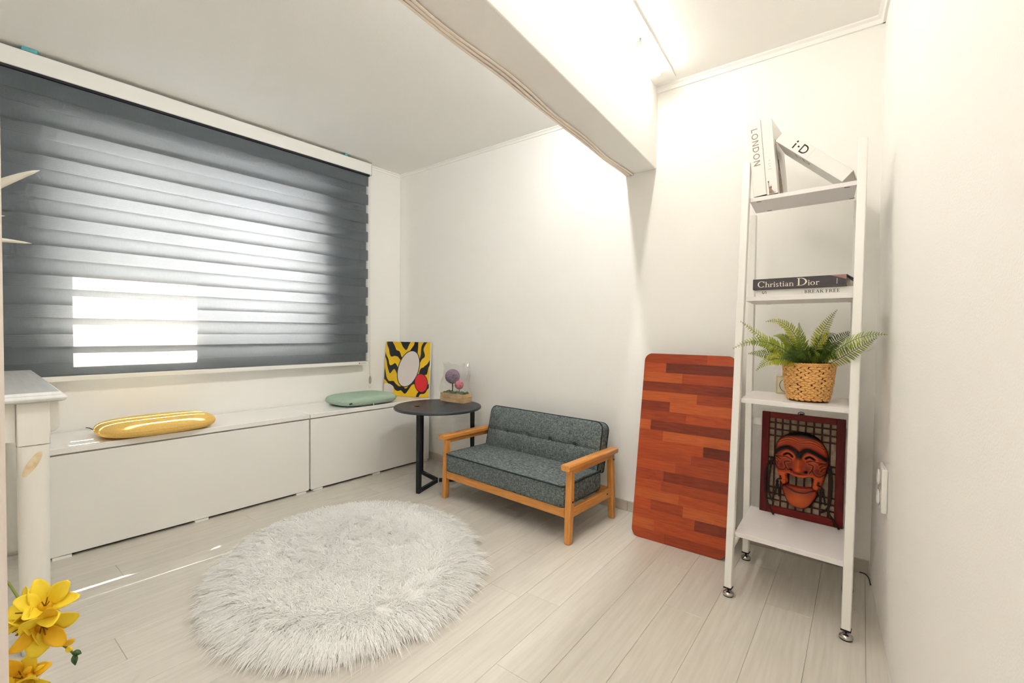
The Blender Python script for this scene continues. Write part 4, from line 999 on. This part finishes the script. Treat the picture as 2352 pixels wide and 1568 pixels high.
RW = Vector((CAM_R.x, CAM_R.y, 0)).normalized(); FWH = Vector((CAM_F.x, CAM_F.y, 0)).normalized(); UP = Vector((0, 0, 1))
Minv = Matrix.Rotation(-SHA, 3, 'Z')
def frond(tip, ctrl, dt, dc, root, mat, n=24, lw=0.033):
    """tip/ctrl in the spray's own right/up plane (units of 1/614 m from the basket mouth), d = towards the back"""
    b = Vector((0, 0, 0.128)) + Minv @ (RW*root[0]+FWH*root[1])
    c0 = Minv @ (at(ctrl[0], ctrl[1], 1.705+dc) - FC)
    t0 = Minv @ (at(tip[0], tip[1], 1.705+dt) - FC)
    P = bez(b, c0*1.0, t0, 40); ln = sum((P[i+1]-P[i]).length for i in range(40))
    m = MB(); cam_dir = Minv @ (-FWH)
    for k in range(n):
        s = 0.10+0.90*k/(n-1); i = min(39, int(s*40)); p = P[i].lerp(P[min(40, i+1)], s*40-i); tg = (P[min(40, i+1)]-P[max(0, i-1)]).normalized()
        side = tg.cross(cam_dir*0.75+UP*0.35).normalized(); nrm = side.cross(tg).normalized()
        L_ = lw*(0.55+0.45*min(1, s/0.35))*max(0.12, min(1.0, (1.06-s)/0.62)); Wd = L_*0.088+0.0007
        for sg in (-1, 1):
            d = (side*sg*0.90 + tg*0.42 + nrm*random.uniform(-.12, .18)).normalized(); wv = d.cross(nrm).normalized()*Wd; bnd = -nrm*L_*0.10
            a = p; q1 = p+d*L_*0.35; q2 = p+d*L_*0.75+bnd*.5; e = p+d*L_+bnd
            m.add([a-wv*.4, a+wv*.4, q1+wv, q1-wv, q2+wv*.8, q2-wv*.8, e, q1+nrm*0.0008], [(0, 1, 2, 7), (0, 7, 3), (7, 2, 4), (7, 4, 5), (7, 5, 3), (5, 4, 6)])
    o = m.build('frond', mat, pf)
    MB().tube([tuple(x) for x in P], [lerp(0.0016, 0.0006, i/40) for i in range(41)], 5).build('frond_stem', MT['stem'], o, smooth=True)
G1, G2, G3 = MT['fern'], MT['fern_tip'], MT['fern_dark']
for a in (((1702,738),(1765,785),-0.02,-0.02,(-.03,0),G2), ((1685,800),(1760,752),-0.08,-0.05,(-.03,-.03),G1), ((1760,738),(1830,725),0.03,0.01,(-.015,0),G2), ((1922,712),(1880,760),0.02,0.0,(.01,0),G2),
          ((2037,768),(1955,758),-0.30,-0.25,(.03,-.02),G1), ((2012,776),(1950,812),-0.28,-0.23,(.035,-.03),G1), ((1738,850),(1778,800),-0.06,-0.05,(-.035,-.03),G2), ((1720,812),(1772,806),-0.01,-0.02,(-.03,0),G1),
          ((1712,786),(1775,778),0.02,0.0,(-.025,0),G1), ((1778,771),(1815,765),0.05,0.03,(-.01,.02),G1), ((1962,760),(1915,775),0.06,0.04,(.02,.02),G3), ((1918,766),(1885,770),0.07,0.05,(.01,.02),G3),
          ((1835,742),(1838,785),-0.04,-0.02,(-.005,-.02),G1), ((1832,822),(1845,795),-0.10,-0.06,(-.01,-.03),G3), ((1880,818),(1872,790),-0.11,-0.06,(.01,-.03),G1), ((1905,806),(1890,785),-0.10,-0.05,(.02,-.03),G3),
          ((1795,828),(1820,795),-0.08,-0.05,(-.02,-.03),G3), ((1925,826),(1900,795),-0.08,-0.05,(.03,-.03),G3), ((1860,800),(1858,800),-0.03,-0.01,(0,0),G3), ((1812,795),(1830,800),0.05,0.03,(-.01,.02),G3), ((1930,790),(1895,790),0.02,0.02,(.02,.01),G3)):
    frond(a[0], a[1], a[2], a[3], a[4], a[5])

# small cream box behind the basket
kb = thing('small_box', 'small cream card box with a ring motif behind the fern basket', 'box', S(0.128, 0.318, 0.7505), SHA+radians(6))
MB().box(-0.040, 0, 0, 0.040, 0.018, 0.074).build('box_body', MT['cream_box'], kb, bevel=0.001)
MB().box(-0.034, -0.0012, 0.006, 0.034, -0.0002, 0.068).build('box_face', MT['cream_face'], kb)
MB().tube([(0.027*cos(a), -0.0018, 0.036+0.027*sin(a)) for a in [2*pi*i/40 for i in range(41)]], 0.0008, 6, caps=False).build('ring_motif', MT['black'], kb, smooth=True)

# ================================================================== FRAMED CARVED MASK
P0 = Vector((-0.336, 2.184, 0)); P1 = Vector((-0.0445, 2.170, 0)); dm = P1-P0
mk = thing('framed_mask', 'carved red laughing mask mounted on a lattice in a dark red frame', 'mask', ((P0+P1)/2+Vector((0, 0.0, 0.2434))).to_tuple(), atan2(dm.y, dm.x))
ML = Matrix.Rotation(radians(-2.6), 4, 'X')
def fm(m, name, mat, parent=mk, **kw): return m.xform(ML).build(name, mat, parent, **kw)
Wf, Hf, fb_ = 0.291, 0.424, 0.029
fm(MB().box(-Wf/2, 0, 0, -Wf/2+fb_, 0.016, Hf), 'frame_rail', MT['frame_red'], bevel=0.002)
fm(MB().box(Wf/2-fb_, 0, 0, Wf/2, 0.016, Hf), 'frame_rail', MT['frame_red'], bevel=0.002)
fm(MB().box(-Wf/2+fb_, 0.001, 0, Wf/2-fb_, 0.015, fb_+0.002), 'frame_rail', MT['frame_redx'], bevel=0.002)
fm(MB().box(-Wf/2+fb_, 0.001, Hf-fb_+0.004, Wf/2-fb_, 0.015, Hf), 'frame_rail', MT['frame_redx'], bevel=0.002)
fm(MB().box(-Wf/2+fb_-.004, 0.0125, fb_-.004, Wf/2-fb_+.004, 0.0145, Hf-fb_+.006), 'backing_paper', MT['hanji'])
for xx in (-0.0955, -0.0695, -0.042, -0.0145, 0.0135, 0.0415, 0.069, 0.0965):
    fm(MB().box(xx-.0030, 0.0065, fb_, xx+.0030, 0.0124, Hf-fb_+.004), 'lattice_bar', MT['lattice'])
for zz in (0.380, 0.3525, 0.325, 0.232, 0.205, 0.108, 0.082, 0.056):
    fm(MB().box(-Wf/2+fb_, 0.0055, zz-.0028, Wf/2-fb_, 0.0118, zz+.0028), 'lattice_bar', MT['lattice'])
fm(MB().tube([(0.011*cos(a)-0.004, 0.006, Hf+0.003+0.008*sin(a)) for a in [2*pi*i/24 for i in range(25)]], 0.0016, 6, caps=False), 'hanging_ring', MT['black'], smooth=True)
fm(MB().box(-0.010, 0.003, Hf-0.0005, 0.004, 0.012, Hf+0.0055), 'ring_plate', MT['black'], bevel=0.001)
def inpoly(x, z, poly):
    c = False; n = len(poly); j = n-1
    for i in range(n):
        xi, zi = poly[i]; xj, zj = poly[j]
        if (zi > z) != (zj > z) and x < (xj-xi)*(z-zi)/(zj-zi)+xi: c = not c
        j = i
    return c
def dpoly(x, z, pts):
    best = 1e9
    for (ax, az), (bx, bz_) in zip(pts, pts[1:]):
        dx, dz = bx-ax, bz_-az; t = max(0, min(1, ((x-ax)*dx+(z-az)*dz)/(dx*dx+dz*dz+1e-12))); best = min(best, math.hypot(x-ax-t*dx, z-az-t*dz))
    return best
def sm(pts, n=6): return [(p.x, p.y) for p in spline([(a, b, 0) for a, b in pts], n)]
UP_ = sm([(-84,193),(-91,222),(-93,250),(-92,270),(-88,294),(-73,322),(-39,346),(-6,355),(26,353),(54,343),(76,320),(91,288),(95,251),(91,214),(84,181),(77,155),(69,138),(57,131),(46,136),(42,149),(46,168),(43,182),(30,179),(15,174),(0,173),(-16,175),(-34,181),(-44,178),(-40,160),(-39,149),(-45,137),(-57,132),(-67,142),(-75,160),(-84,193)])
JAW_ = sm([(-43,139),(-20,137),(3,137),(22,139),(41,142),(55,137),(63,126),(63,112),(52,85),(33,59),(14,48),(-12,48),(-38,61),(-55,92),(-63,118),(-58,131),(-43,139)])
BRL = sm([(-90,256),(-74,276),(-47,291),(-24,287),(-6,274)]); BRR = sm([(4,274),(25,290),(47,285),(73,271),(93,258)])
WR1 = sm([(-86,300),(-52,319),(-29,322),(0,315),(33,320),(55,315),(80,300)]); WR2 = sm([(-80,312),(-50,329),(-28,331),(0,323),(33,329),(56,323),(74,310)])
EYL = sm([(-54,258),(-46,265),(-39,267),(-31,264),(-24,257)]); EYR = sm([(23,257),(30,263),(36,265),(44,262),(52,256)])
LAL = sm([(-34,236),(-50,232),(-46,215),(-36,200)]); LAR = sm([(33,236),(48,232),(45,215),(36,200)])
CHL = sm([(-84,207),(-70,196),(-52,200),(-44,214)]); CHR = sm([(84,203),(70,192),(54,197),(46,212)])
EBL = sm([(-84,247),(-62,251),(-44,252),(-26,244)]); EBR = sm([(84,244),(62,248),(44,250),(26,243)])
MTOP = [(44,184),(30,180),(15,175),(0,173),(-16,175),(-34,181),(-45,176)]
CRW = [sm([(-88,240),(-78,236),(-70,228)]), sm([(-89,230),(-80,226),(-73,216)]), sm([(-89,247),(-78,244),(-66,240)]), sm([(88,240),(78,236),(70,228)]), sm([(88,229),(80,225),(73,214)]), sm([(90,247),(78,244),(66,240)])]
def g(d, s): return exp(-(d/s)**2)
def face_h(x, z):
    ex = (x-1)/96.0; ez = (z-245)/125.0; r2 = min(1.0, ex*ex*0.95+ez*ez*0.75 if z > 200 else ex*ex*0.95)
    h = 10+42*sqrt(max(0.0, 1-r2*0.93))
    if z < 200: h -= (200-z)*0.10
    db = min(dpoly(x, z, BRL), dpoly(x, z, BRR)); h += 9*g(db, 9)
    h -= 1.8*g(dpoly(x, z, WR1), 1.9) + 1.6*g(dpoly(x, z, WR2), 1.7); h += 1.2*g(dpoly(x, z, WR1)-4, 2)
    de = min(dpoly(x, z, EYL), dpoly(x, z, EYR)); h += 5*g(de, 13); h -= 9*g(de, 2.6)
    h -= 2.6*g(min(dpoly(x, z, EBL), dpoly(x, z, EBR)), 2.4)
    nx = abs(x+1); wn = lerp(9, 15, max(0, min(1, (272-z)/70)))
    if z > 188: h += 21*g(nx, wn)*max(0, min(1, (280-z)/60))*(1 if z > 203 else max(0, (z-188)/15))
    h += 11*g(math.hypot(nx-25, z-211), 13)
    h -= 11*g(math.hypot((nx-26)*1.0, (z-204)*1.1), 5)
    for s in (-1, 1): h += 13*g(math.hypot((x-s*64)/1.15, z-222), 24)
    h -= 3.2*g(min(dpoly(x, z, LAL), dpoly(x, z, LAR)), 2.4); h -= 2.6*g(min(dpoly(x, z, CHL), dpoly(x, z, CHR)), 2.2)
    for c_ in CRW: h -= 1.7*g(dpoly(x, z, c_), 1.6)
    h += 4*g(dpoly(x, z, MTOP)-4, 3.0)
    return h
def mixc(a, b, t): t = max(0, min(1, t)); return tuple(lerp(a[i], b[i], t) for i in range(3))
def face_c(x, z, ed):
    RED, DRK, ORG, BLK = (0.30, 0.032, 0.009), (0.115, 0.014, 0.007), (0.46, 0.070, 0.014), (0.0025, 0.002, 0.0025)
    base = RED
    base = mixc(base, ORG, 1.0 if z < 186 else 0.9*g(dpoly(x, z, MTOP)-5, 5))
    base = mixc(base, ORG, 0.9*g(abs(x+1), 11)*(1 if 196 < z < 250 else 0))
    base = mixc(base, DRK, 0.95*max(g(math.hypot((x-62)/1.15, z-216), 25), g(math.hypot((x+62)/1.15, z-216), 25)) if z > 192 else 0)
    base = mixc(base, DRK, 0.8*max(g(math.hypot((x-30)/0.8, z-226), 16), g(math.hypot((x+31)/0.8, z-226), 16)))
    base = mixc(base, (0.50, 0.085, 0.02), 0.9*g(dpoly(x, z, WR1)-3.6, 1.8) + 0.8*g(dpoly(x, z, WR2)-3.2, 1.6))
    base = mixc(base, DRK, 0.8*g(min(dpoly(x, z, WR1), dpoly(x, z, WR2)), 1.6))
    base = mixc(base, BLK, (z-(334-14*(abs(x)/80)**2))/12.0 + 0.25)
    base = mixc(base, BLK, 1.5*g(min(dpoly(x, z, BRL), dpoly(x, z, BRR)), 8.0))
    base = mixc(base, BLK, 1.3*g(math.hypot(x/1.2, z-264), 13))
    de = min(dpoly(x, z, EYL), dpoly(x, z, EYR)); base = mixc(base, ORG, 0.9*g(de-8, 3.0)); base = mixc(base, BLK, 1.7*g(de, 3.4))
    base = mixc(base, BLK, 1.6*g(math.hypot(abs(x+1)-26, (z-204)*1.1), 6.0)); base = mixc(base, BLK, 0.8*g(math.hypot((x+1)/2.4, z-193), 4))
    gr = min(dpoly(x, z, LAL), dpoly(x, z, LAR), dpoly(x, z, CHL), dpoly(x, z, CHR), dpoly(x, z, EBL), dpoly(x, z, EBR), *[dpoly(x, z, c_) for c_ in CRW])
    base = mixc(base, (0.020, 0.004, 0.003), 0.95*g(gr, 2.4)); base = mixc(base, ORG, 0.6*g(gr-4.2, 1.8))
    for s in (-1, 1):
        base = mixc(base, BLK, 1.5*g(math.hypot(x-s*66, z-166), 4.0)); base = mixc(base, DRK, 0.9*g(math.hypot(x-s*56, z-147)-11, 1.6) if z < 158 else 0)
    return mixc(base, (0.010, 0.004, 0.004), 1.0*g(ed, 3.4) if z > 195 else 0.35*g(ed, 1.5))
LIP = sm([(-52,133),(-41,127),(-14,116),(5,114),(25,117),(44,127),(54,132)])
def jaw_h(x, z):
    ex = (x-1)/66.0; ez = (z-100)/62.0; h = 8+36*sqrt(max(0, 1-0.85*min(1, ex*ex*0.9+ez*ez*0.7)))
    h -= 3*g(dpoly(x, z, LIP), 2.6); h += 4*g(math.hypot((x-1)/1.5, z-85), 26); return h
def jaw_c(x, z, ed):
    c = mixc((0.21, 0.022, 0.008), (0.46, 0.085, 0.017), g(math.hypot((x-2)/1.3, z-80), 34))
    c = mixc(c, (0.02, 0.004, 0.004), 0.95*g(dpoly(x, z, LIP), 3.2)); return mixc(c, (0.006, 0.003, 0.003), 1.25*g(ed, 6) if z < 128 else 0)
def relief(name, poly, hf_, cf_, step, y0, tone):
    xs = [p[0] for p in poly]; zs_ = [p[1] for p in poly]; x0, x1, z0, z1 = min(xs), max(xs), min(zs_), max(zs_)
    nx, nz = int((x1-x0)/step)+2, int((z1-z0)/step)+2; idx = {}; vs = []; cs = []; fs = []
    inside = {}
    for i in range(nx+1):
        for j in range(nz+1): inside[i, j] = inpoly(x0+i*step, z0+j*step, poly)
    closed = poly+[poly[0]]
    def vert(i, j):
        if (i, j) in idx: return idx[i, j]
        x, z = x0+i*step, z0+j*step
        if not inside[i, j]:
            best = None
            for (ax, az), (bx, bz_) in zip(closed, closed[1:]):
                dx, dz = bx-ax, bz_-az; q = dx*dx+dz*dz
                if q < 1e-9: continue
                t = max(0, min(1, ((x-ax)*dx+(z-az)*dz)/q)); px, pz = ax+t*dx, az+t*dz; d = math.hypot(x-px, z-pz)
                if best is None or d < best[0]: best = (d, px, pz)
            x, z = best[1], best[2]
        ed = dpoly(x, z, closed); h = hf_(x, z)*(1-0.45*g(ed, 3.5))
        idx[i, j] = len(vs); vs.append((x/1000, y0-h/1000, z/1000)); cs.append(tuple(q_*tone for q_ in cf_(x, z, ed))); return idx[i, j]
    for i in range(nx):
        for j in range(nz):
            k = [(i, j), (i+1, j), (i+1, j+1), (i, j+1)]
            if sum(inside.get(q, False) for q in k) >= 2 and all(q in inside for q in k): fs.append(tuple(vert(*q) for q in k))
    m = MB(); m.v = vs; m.f = fs; m.xform(ML); me = m.mesh(name, MT['mask'], True)
    at = me.color_attributes.new('paint', 'FLOAT_COLOR', 'POINT')
    for i, c_ in enumerate(cs): at.data[i].color = (c_[0], c_[1], c_[2], 1)
    o = bpy.data.objects.new(name, me); COL.objects.link(o); o.parent = mk
    q = o.modifiers.new('thick', 'SOLIDIFY'); q.thickness = 0.006; q.offset = -1
    return o
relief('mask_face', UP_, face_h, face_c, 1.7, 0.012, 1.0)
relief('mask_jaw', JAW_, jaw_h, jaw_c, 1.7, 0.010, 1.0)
def cord(pts, r=0.0040): fm(MB().tube(spline(pts, 8), r, 7), 'cord', MT['cord'], smooth=True)
K = 0.001
cord([(-.086, -.004, .232), (-.100, -.010, .232), (-.118, -.006, .195), (-.124, -.006, .150), (-.123, -.006, .095), (-.113, -.008, .040), (-.086, -.026, .003)])
cord([(-.100, -.010, .230), (-.108, -.008, .180), (-.112, -.006, .110), (-.104, -.006, .070), (-.090, -.006, .048)])
cord([(.088, -.004, .230), (.101, -.010, .230), (.107, -.006, .175), (.105, -.006, .110), (.098, -.008, .060), (.116, -.010, .030), (.136, -.024, .004)])
cord([(.101, -.010, .228), (.103, -.008, .150), (.102, -.006, .090), (.090, -.006, .060), (.070, -.008, .046)])
for s in (-1, 1):
    cord([(s*.062, -.030, .160), (s*.076, -.022, .150), (s*.080, -.012, .138), (s*.084, -.006, .105), (s*.088, -.006, .080)], 0.0034)
    cord([(s*.080, -.012, .138), (s*.074, -.008, .110), (s*.072, -.006, .078)], 0.0034)
    fm(MB().ellipsoid((s*.100, -.010, .231), (.008, .006, .008), 10, 8), 'knot', MT['cord'], smooth=True)
    fm(MB().ellipsoid((s*.079, -.014, .139), (.006, .005, .006), 10, 8), 'knot', MT['cord'], smooth=True)

# ================================================================== WALL OUTLET, CORNER CABLE
RW_ROT = radians(3.49)
ou = thing('wall_outlet', 'white double power outlet on the right wall', 'outlet', (xr(1.955)-0.0004, 1.955, 0.490), RW_ROT)
MB().box(-0.016, -0.060, -0.072, 0, 0.060, 0.072).build('cover_plate', MT['white_gloss'], ou, bevel=0.005, seg=3)
for zz in (-0.034, 0.034):
    MB().lathe([(0.0, 0.0), (0.023, 0.0), (0.026, 0.002), (0.026, 0.006), (0.022, 0.006), (0.021, 0.001)], 28).xform(Matrix.Translation((-0.0162, 0, zz)) @ Matrix.Rotation(-pi/2, 4, 'Y')).build('socket', MT['white_gloss'], ou, smooth=True)
cc = MB().tube(spline([(xr(2.37)-0.035, 2.388, 0.004), (xr(2.37)-0.018, 2.380, 0.006), (xr(2.33)-0.008, 2.345, 0.008), (xr(2.28)-0.006, 2.290, 0.005)], 6), 0.002, 7).build('corner_cable', MT['black'], smooth=True)
tag(cc, 'short black cable lying in the floor corner behind the shelf', 'cable')

# ================================================================== WHITE DESK AT THE LEFT
DKZ = 0.80
dk = thing('white_desk', 'white painted wooden desk with thick legs at the left edge', 'desk', wl(0, 0), WL_ROT)
dx0, dx1, dy1, dy0 = 0.105, 1.165, -2.083, -2.66
prof = [(0.0, -0.004), (0.0, 0.0), (-0.012, 0.0)]
def top_ring(o, z): return [(dx0-o, dy0-o, z), (dx1+o, dy0-o, z), (dx1+o, dy1+o, z), (dx0-o, dy1+o, z)]
m = MB(); rg_ = [top_ring(-0.012, DKZ-0.030), top_ring(-0.003, DKZ-0.026), top_ring(0.0, DKZ-0.018), top_ring(-0.004, DKZ-0.010), top_ring(-0.010, DKZ-0.008), top_ring(-0.014, DKZ)]
for r_ in rg_: m.v += r_
for j in range(len(rg_)-1):
    for i in range(4): a = j*4+i; b = j*4+(i+1) % 4; m.f.append((a, b, b+4, a+4))
m.f.append((3, 2, 1, 0)); n_ = 4*(len(rg_)-1); m.f.append((n_, n_+1, n_+2, n_+3))
m.build('desk_top', MT['desk_top'], dk, bevel=0.0015)
lw_ = 0.070
def leg_at(cx, cy):
    o = MB().box(cx-lw_/2, cy-lw_/2, 0.640, cx+lw_/2, cy+lw_/2, DKZ-0.0302).build('leg_block', MT['desk'], dk, bevel=0.003)
    q = lw_/2
    def f(u, v):
        a = 2*pi*u; z = 0.6395*(1-v); e = lerp(7.0, 2.4, min(1, v/0.16)); rr = lerp(q, q*0.90, v)*(1+0.03*sin(pi*v))
        cx_, sy_ = cos(a), sin(a); d = (abs(cx_)**e+abs(sy_)**e)**(-1/e)
        return (cx+rr*d*cx_, cy+rr*d*sy_, z)
    mm_ = MB().grid(f, 32, 20, wrap=True); mm_.f.append(tuple(20*32+i for i in range(32)))
    return mm_.build('leg', MT['desk'], dk, smooth=True)
lx_, ly_ = dx1-0.012-lw_/2-0.012, dy1-0.036-lw_/2
L1 = leg_at(lx_, ly_); leg_at(dx0+0.06, ly_); leg_at(lx_, dy0+0.055); leg_at(dx0+0.06, dy0+0.055)
MB().grid(lambda u, v: (lx_+lw_/2*0.985+0.0006, ly_+0.018*cos(2*pi*u)*v*1.0-0.004+0.012*v*sin(2*pi*u), 0.585+0.034*v*sin(2*pi*u)+0.012*v*cos(2*pi*u)), 20, 3, wrap=True).build('wood_knot', MT['knot'], L1)
MB().box(lx_+0.004, dy0+0.09, 0.655, lx_+0.020, ly_-lw_/2-0.003, DKZ-0.0302).build('apron', MT['desk'], dk)
MB().box(dx0+0.095, ly_+0.004, 0.655, lx_-lw_/2-0.001, ly_+0.020, DKZ-0.0302).build('apron', MT['desk'], dk)
MB().box(dx0+0.095, dy0+0.045, 0.655, lx_-lw_/2-0.001, dy0+0.060, DKZ-0.0302).build('apron', MT['desk'], dk)
bp_ = [(0, DKZ-0.0304), (0, 0.664)] + [(0.026*sin(a), 0.686-0.022*cos(a)) for a in [radians(k) for k in range(0, 91, 15)]] + [(0.026, DKZ-0.0304)]
MB().prism(bp_, lambda p, q, t: (t, ly_+lw_/2+0.0003+p, q), lx_-0.09, lx_-0.03).build('bracket', MT['desk'], dk, bevel=0.002)

# white artificial plant standing on the desk
wp = thing('white_plant', 'white artificial leaves and plume in a pot on the desk', 'plant', (-2.30, -0.075, DKZ+0.0004))
MB().lathe([(0.0, 0.0), (0.05, 0.0), (0.062, 0.02), (0.066, 0.14), (0.060, 0.16), (0.054, 0.16), (0.052, 0.13), (0.0, 0.13)], 28).build('pot', MT['ceramic'], wp, smooth=True)
def blade(P, wd, mat, name='leaf', fold=0.15):
    m = MB(); n = len(P); vs = []
    for i, p in enumerate(P):
        t = (P[min(i+1, n-1)]-P[max(i-1, 0)]).normalized(); s = t.cross(-FWH).normalized(); tt = i/(n-1); w_ = wd*min(1.0, 0.35+2.0*tt)*min(1.0, (1-tt)/0.55)**0.6+0.0005
        vs += [p-s*w_, p+FWH*w_*fold*-1, p+s*w_]
    fs = []
    for i in range(n-1):
        a = 3*i; fs += [(a, a+1, a+4, a+3), (a+1, a+2, a+5, a+4)]
    m.add(vs, fs); o = m.build(name, mat, wp, smooth=True); q = o.modifiers.new('thick', 'SOLIDIFY'); q.thickness = 0.002; return o
wo = Vector((-2.30, -0.075, DKZ))
def tow(v): return Vector(v)-wo
base = Vector((0, 0, 0.13))
for (mid_, tip_, wd) in (((-2.22, 0.03, 1.325), (-2.018, 0.227, 1.478), 0.0165), ((-2.20, 0.03, 1.27), (-2.034, 0.209, 1.253), 0.008), ((-2.22, 0.02, 1.31), (-2.098, 0.160, 1.337), 0.006), ((-2.42, -0.10, 1.35), (-2.60, -0.25, 1.45), 0.016), ((-2.30, -0.20, 1.35), (-2.28, -0.35, 1.42), 0.016)):
    st_ = bez(base, (0, 0, 0.40), tow(mid_), 10)
    MB().tube([tuple(p) for p in st_], 0.0022, 6).build('stem', MT['white_leaf'], wp, smooth=True)
    d = tow(tip_)-tow(mid_)
    blade(bez(tow(mid_), tow(mid_)+d*0.55+Vector((0, 0, 0.028 if wd > .01 else 0.004)), tow(tip_), 14), wd, MT['white_leaf'])
pl0 = bez(base, (0, 0, 0.4), tow((-2.15, 0.085, 1.47)), 12)
MB().tube([tuple(p) for p in pl0], 0.0022, 6).build('stem', MT['white_leaf'], wp, smooth=True)
pm_ = MB(); rn = random.Random(77); pc_ = tow((-2.16, 0.085, 1.455))
for i in range(1500):
    t = rn.random(); b = pc_+Vector((rn.gauss(0, .012), rn.gauss(0, .012), lerp(-.07, .05, t))); d = Vector((rn.gauss(0, 1), rn.gauss(0, 1), rn.gauss(.6, .6))).normalized()*rn.uniform(.02, .042); e = b+d
    s = d.cross(Vector((0, 0, 1))).normalized()*0.0006; pm_.add([b-s, b+s, e+Vector((0, 0, -.006))], [(0, 1, 2)])
tag(pm_.build('plume', MT['plume'], wp), kind='stuff')

# ================================================================== FREESIA SPRAYS IN A FLOOR VASE (vase stands out of the picture)
VX, VY = -1.20, -0.13
vs_ = MB().lathe([(0.0, 0.0), (0.070, 0.0), (0.082, 0.03), (0.090, 0.14), (0.070, 0.28), (0.040, 0.36), (0.050, 0.40), (0.044, 0.40), (0.034, 0.36), (0.060, 0.27), (0.0, 0.05)], 36).build('floor_vase', MT['ceramic'], smooth=True, loc=(VX, VY, 0))
tag(vs_, 'white ceramic floor vase holding the yellow freesias', 'vase')
petal_me = {}
def petal_mesh(mat, ln, wd, curl):
    m = MB()
    def f(u, v):
        x = (u-.5)*2; w_ = wd*sin(pi*(0.10+0.86*v)**1.25)**0.8
        return (x*w_, ln*v, curl*ln*v*v*0.9 + 0.22*w_*(x*x) - 0.02*ln*v)
    m.grid(f, 6, 9); return m.mesh('petal', mat, True)
def spray(label, pts, blooms, buds):
    t = thing('freesia_spray', label, 'flower', (VX, VY, 0), 0, 'yellow freesias in the floor vase'); off = Vector((VX, VY, 0))
    P = spline([p-off for p in pts], 10)
    MB().tube([tuple(p) for p in P], 0.0018, 7).build('stem', MT['stem_green'], t, smooth=True)
    for (c_, dirv, ln, seed, om) in blooms:
        rn = random.Random(seed); c0 = c_-off; Z = dirv.normalized(); X = Z.orthogonal().normalized(); Yv = Z.cross(X)
        R = Matrix((X, Yv, Z)).transposed().to_4x4(); R.translation = c0
        tubem = MB().lathe([(0.0025, -ln*0.9), (0.004, -ln*0.5), (0.0075, -ln*0.1), (0.010, 0.0)], 12); tubem.xform(R)
        b = tubem.build('bloom', MT['petal_o'], t, smooth=True)
        for k in range(6):
            key = (k % 2, om, ln)
            if key not in petal_me: petal_me[key] = petal_mesh(MT['petal_o'] if (om and k % 2) else MT['petal'], ln*(1.0 if k % 2 else 0.94), ln*(0.30 if k % 2 else 0.36), -0.28)
            a = 2*pi*k/6+rn.uniform(-.12, .12); op = radians(rn.uniform(38, 66))
            M = R @ Matrix.Rotation(a, 4, 'Z') @ Matrix.Translation((0, 0.006, -0.004)) @ Matrix.Rotation(op, 4, 'X')
            p_ = inst('petal', petal_me[key], b); p_.matrix_local = M
            q = p_.modifiers.new('thick', 'SOLIDIFY'); q.thickness = 0.0008
        for k in range(3):
            a = 2*pi*k/3; e = R @ Vector((0.005*cos(a), 0.005*sin(a), 0.018)); s0 = R @ Vector((0, 0, -0.005))
            MB().tube([tuple(s0), tuple(e)], 0.0010, 5).build('anther', MT['anther'], b)
    for (a_, b_, r_, mt) in buds:
        A0, B0 = a_-off, b_-off; n = 8
        MB().tube([tuple(A0.lerp(B0, i/n)) for i in range(n+1)], [max(0.0006, r_*sin(pi*(0.06+0.90*(i/n)**0.8))) for i in range(n+1)], 10).build('bud', MT[mt], t, smooth=True)
D1 = 0.75
root = Vector((VX, VY, 0.40)); low = Vector((VX, VY, 0.06))
Rr, Uu, Ff = CAM_R, CAM_U, CAM_F
spray('upper drooping yellow freesia spray with green buds by the desk leg', [low, root, at(-60, 1330, D1+0.02), at(60, 1395, D1), at(110, 1440, D1), at(133, 1472, D1), at(160, 1492, D1), at(172, 1505, D1)],
      [(at(104, 1390, D1-.01), Rr*0.55+Uu*0.75-Ff*0.45, 0.040, 1, 0), (at(72, 1405, D1-.012), -Rr*0.5+Uu*0.45-Ff*0.7, 0.040, 2, 0), (at(98, 1438, D1-.02), Rr*0.75-Uu*0.15-Ff*0.6, 0.042, 3, 1), (at(66, 1432, D1-.02), -Rr*0.35-Uu*0.45-Ff*0.8, 0.036, 4, 0)],
      [(at(124, 1470, D1), at(137, 1466, D1-.004), 0.0058, 'petal_o'), (at(148, 1480, D1), at(172, 1468, D1-.005), 0.0050, 'petal_o'), (at(157, 1493, D1), at(160, 1487, D1-.002), 0.0048, 'petal'), (at(168, 1497, D1), at(187, 1500, D1), 0.0046, 'bud_green'), (at(170, 1503, D1), at(173, 1527, D1), 0.0044, 'bud_green')])
spray('lower yellow freesia spray cut by the bottom picture edge', [low, root, at(-70, 1480, D1+.02), at(20, 1560, D1), at(60, 1556, D1), at(88, 1540, D1)],
      [(at(50, 1556, D1-.01), Rr*0.25+Uu*0.6-Ff*0.5, 0.034, 5, 1), (at(62, 1570, D1-.02), Rr*0.5-Uu*0.2-Ff*0.7, 0.036, 6, 0)],
      [(at(78, 1542, D1), at(102, 1526, D1), 0.0042, 'petal'), (at(72, 1548, D1), at(92, 1546, D1), 0.0044, 'petal'), (at(56, 1546, D1-.01), at(72, 1530, D1-.01), 0.0050, 'petal_o')])
